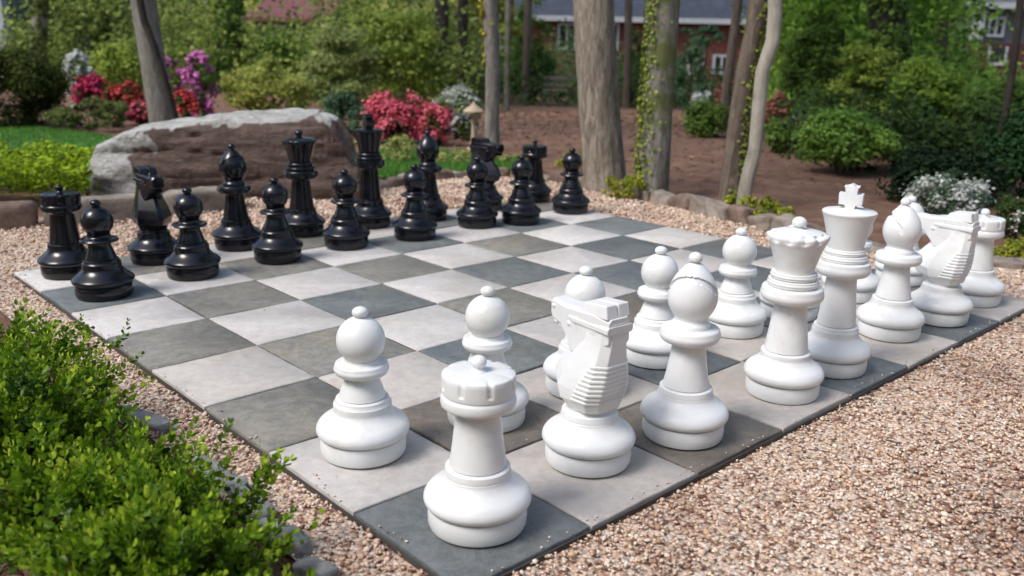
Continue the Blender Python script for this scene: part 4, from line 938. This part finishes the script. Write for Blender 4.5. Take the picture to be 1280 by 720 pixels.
def sprig_tris(nl=12):
    V, F = sprig_template(nl); T = []
    for f in F:
        if f[2] == f[3]: T.append(f[:3])
        else: T += [(f[0], f[1], f[2]), (f[0], f[2], f[3])]
    return V, np.array(T)
SPR = [sprig_tris(12), sprig_tris(14), sprig_tris(10)]
M_box = mat_leaf('boxwood_leaf', (.018, .05, .005), (.15, .27, .012), .3, .35, third=(.42, .54, .05))
def near_shrub(label, c, rad, n, extra=None, group='boxwood shrubs of the near hedge'):
    e = empty('boxwood_shrub', (c.x, c.y, -.04), label, 'shrub', group)
    Vs, Fs, Rs, o = [], [], [], 0
    for k in range(n):
        th = random.uniform(0, 2*math.pi); cz = random.uniform(-.15, 1); s = math.sqrt(max(0, 1-cz*cz))
        d = Vector((s*math.cos(th), s*math.sin(th), cz)); lump = 1+.55*noise.noise(d*2.6+c*3)+.30*noise.noise(d*6+c)
        depth = random.random()**.5; rr = (.50+.50*depth)*lump
        if noise.noise(d*4.2+c*7) < -.22: continue
        p = Vector((d.x*rad[0]*rr, d.y*rad[1]*rr, .02+max(0, rad[2]*(.5+.5*d.z)*rr)))
        dr = (Vector((d.x, d.y, max(d.z, 0)+.55))+Vector((random.gauss(0, .3), random.gauss(0, .3), random.gauss(.2, .2)))).normalized()
        ab = extra
        v, f = random.choice(SPR); q = dr.to_track_quat('Z', 'Y').to_matrix() @ Matrix.Rotation(random.uniform(0, 6.28), 3, 'Z'); s_ = random.uniform(.75, 1.2)
        X = v @ np.array(q).T*s_+np.array(p)-np.array(dr)*.05
        tone = random.uniform(-.12, .40)+.25*(noise.noise(p*9+c)+.5)+.12*depth
        # young tips are a brighter green than old leaves
        nf = len(f); tt = np.repeat(np.linspace(-.16, .50, nf//8), 8)[:nf] if nf % 8 == 0 else np.zeros(nf)
        Vs.append(X); Fs.append(f+o); Rs.append(np.clip(tone+tt+rng.uniform(-.06, .06, nf), 0, 1)); o += len(v)
    if extra:
        for (p0, p1) in extra:
            for k in range(9):
                t = k/8; p = p0.lerp(p1, t)-Vector((c.x, c.y, -.04)); dr = (p1-p0).normalized()+Vector((random.gauss(0, .5), random.gauss(0, .5), random.gauss(0, .4)+.3)); dr.normalize()
                v, f = random.choice(SPR); q = dr.to_track_quat('Z', 'Y').to_matrix(); X = v @ np.array(q).T*.8+np.array(p); Vs.append(X); Fs.append(f+o); Rs.append(np.full(len(f), .45)+rng.uniform(-.2, .3, len(f))); o += len(v)
    me = npmesh('foliage', np.vstack(Vs), np.vstack(Fs), np.concatenate(Rs)); link('foliage', me, M_box, e)
    S = []
    for k in range(26):
        a = random.uniform(0, 6.28); r = random.uniform(.3, .9); z = rad[2]*random.uniform(.5, .85)
        S.append(tube([(random.uniform(-.03, .03), random.uniform(-.03, .03), 0), (math.cos(a)*rad[0]*r*.5, math.sin(a)*rad[1]*r*.5, z*.6), (math.cos(a)*rad[0]*r, math.sin(a)*rad[1]*r, z)], [.005, .0035, .0015], 5))
    V, F = join(S); link('stems', npmesh('stems', V, F, smooth=True), M_stem, e)
NS = [('dark green shrub of the near hedge, farthest one at the left edge', (-1.50, 3.75), (.28, .29, .31), 880, None),
      ('bushy shrub of the near hedge with a twig reaching over the board', (-1.18, 2.85), (.24, .25, .30), 840, [(B(-.95, 3.1, .22), B(-.28, 3.6, .17)), (B(-.95, 3.0, .25), B(-.45, 3.7, .22)), (B(-.9, 2.9, .18), B(-.35, 3.3, .13))]),
      ('middle shrub of the near hedge beside the slate stones', (-1.15, 1.62), (.20, .22, .24), 700, None),
      ('bright shrub of the near hedge closest to the white pawn', (-1.09, .84), (.20, .21, .24), 720, None),
      ('small shrub at the bottom edge left of the nearest white rook', (-.96, .14), (.13, .14, .12), 190, None),
      ('sparse shrub at the left edge above the bark mulch', (-1.95, 2.75), (.17, .2, .16), 130, None)]
for lab, (i, j), rad, n, ex in NS: near_shrub(lab, B(i, j), rad, n, ex)
# bark chips under the hedge
P = scatter(9000, -2.4, -.2, .9, 3.2); ii = CI+(P[:, 0]*RX+P[:, 1]*FX)/U; P = P[ii < -.44]; n = len(P)
bmV, bmF = [], []
l = rng.uniform(.012, .035, n); w = rng.uniform(.003, .008, n); a = rng.uniform(0, 6.28, n); tz = rng.normal(0, .25, n); z = rng.uniform(-.042, -.02, n)
dx, dy = np.cos(a), np.sin(a)
def corner(sx, sy, sz): return np.c_[P[:, 0]+dx*l/2*sx-dy*w/2*sy, P[:, 1]+dy*l/2*sx+dx*w/2*sy, z+tz*l/2*sx+sz*.0025]
V = np.stack([corner(sx, sy, sz) for sz in (-1, 1) for sx, sy in ((-1, -1), (1, -.7), (1, .7), (-1, 1))], 1).reshape(-1, 3)
fb = np.array([(0, 3, 2, 1), (4, 5, 6, 7), (0, 1, 5, 4), (1, 2, 6, 5), (2, 3, 7, 6), (3, 0, 4, 7)])
F = (fb[None]+(np.arange(n)*8)[:, None, None]).reshape(-1, 4)
M_chip = mat_leaf('bark_chip', (.05, .018, .012), (.20, .085, .055), .8, 0.0, third=(.34, .26, .22))
tag(link('bark_chips', npmesh('bark_chips', V, F, np.repeat(rng.uniform(0, 1, n)**1.4, 6)), M_chip), 'reddish bark mulch chips under the near hedge', 'mulch', kind='stuff')
# fallen leaf litter on mulch and a few bits on board and gravel
n = 5200; P = np.c_[rng.uniform(-2, 6, n), rng.uniform(7, 20, n)]; z = np.array([terrain(*p) for p in P])+.012
V, F, r_ = leafquads(np.c_[P, z], rng.normal(0, .25, (n, 3))+[0, 0, 1], .03*rng.uniform(.5, 1.3, n)*np.clip(P[:, 1]/9, .6, 1.6), .5)
tag(link('leaf_litter', npmesh('leaf_litter', V, F, r_), mat_leaf('litter', (.10, .05, .035), (.30, .19, .13), .9, .0)), 'brown leaf litter scattered over the mulch slope', 'leaf litter', kind='stuff')
n = 260; P = scatter(4000, -1.5, 3.4, 1.6, 5.5); P = P[inpoly(P, PL) & infrust(P)][:n]; n = len(P); onb = inpoly(P, BOARD); P = P[~onb | (rng.uniform(0, 1, n) < .12)]; n = len(P); onb = inpoly(P, BOARD)
V, F, r_ = leafquads(np.c_[P, np.where(onb, .003, -.006)], rng.normal(0, .12, (n, 3))+[0, 0, 1], .007*rng.uniform(.4, 1.5, n)*np.where(onb, .5, 1), .35)
tag(link('leaf_bits', npmesh('leaf_bits', V, F, r_), mat_leaf('dry_bits', (.06, .03, .015), (.26, .14, .08), .8, .1)), 'tiny dry leaf bits strewn over gravel and board', 'leaf litter', kind='stuff')

# ------------------------------------------------------------------ light
world = bpy.data.worlds.new('World'); SC.world = world; world.use_nodes = True; nt = world.node_tree
sky = nt.nodes.new('ShaderNodeTexSky'); sky.sky_type = 'NISHITA'; sky.sun_disc = False
EL, AZI = 52, -125       # sun from the left and slightly behind the camera
sky.sun_elevation = R(EL); sky.sun_rotation = R(AZI); sky.air_density = 1.0; sky.dust_density = 2.5; sky.ozone_density = 1.0
bg = nt.nodes['Background']; bg.inputs[1].default_value = .12; L(nt, sky.outputs[0], bg.inputs[0])
sl = bpy.data.lights.new('sun', 'SUN'); sl.energy = 1.55; sl.angle = R(22); sl.color = (1, .975, .94)
so = bpy.data.objects.new('sun', sl); COL.objects.link(so); so.location = (-4, -3, 9)
d = Vector((math.sin(R(AZI))*math.cos(R(EL)), math.cos(R(AZI))*math.cos(R(EL)), math.sin(R(EL))))
so.rotation_euler = d.to_track_quat('Z', 'Y').to_euler()
SC.view_settings.view_transform = 'Standard'; SC.view_settings.look = 'None'; SC.view_settings.gamma = 1; SC.view_settings.exposure = .8
SC.render.engine = 'CYCLES'; SC.cycles.max_bounces = 6; SC.cycles.transparent_max_bounces = 4; SC.cycles.use_denoising = True
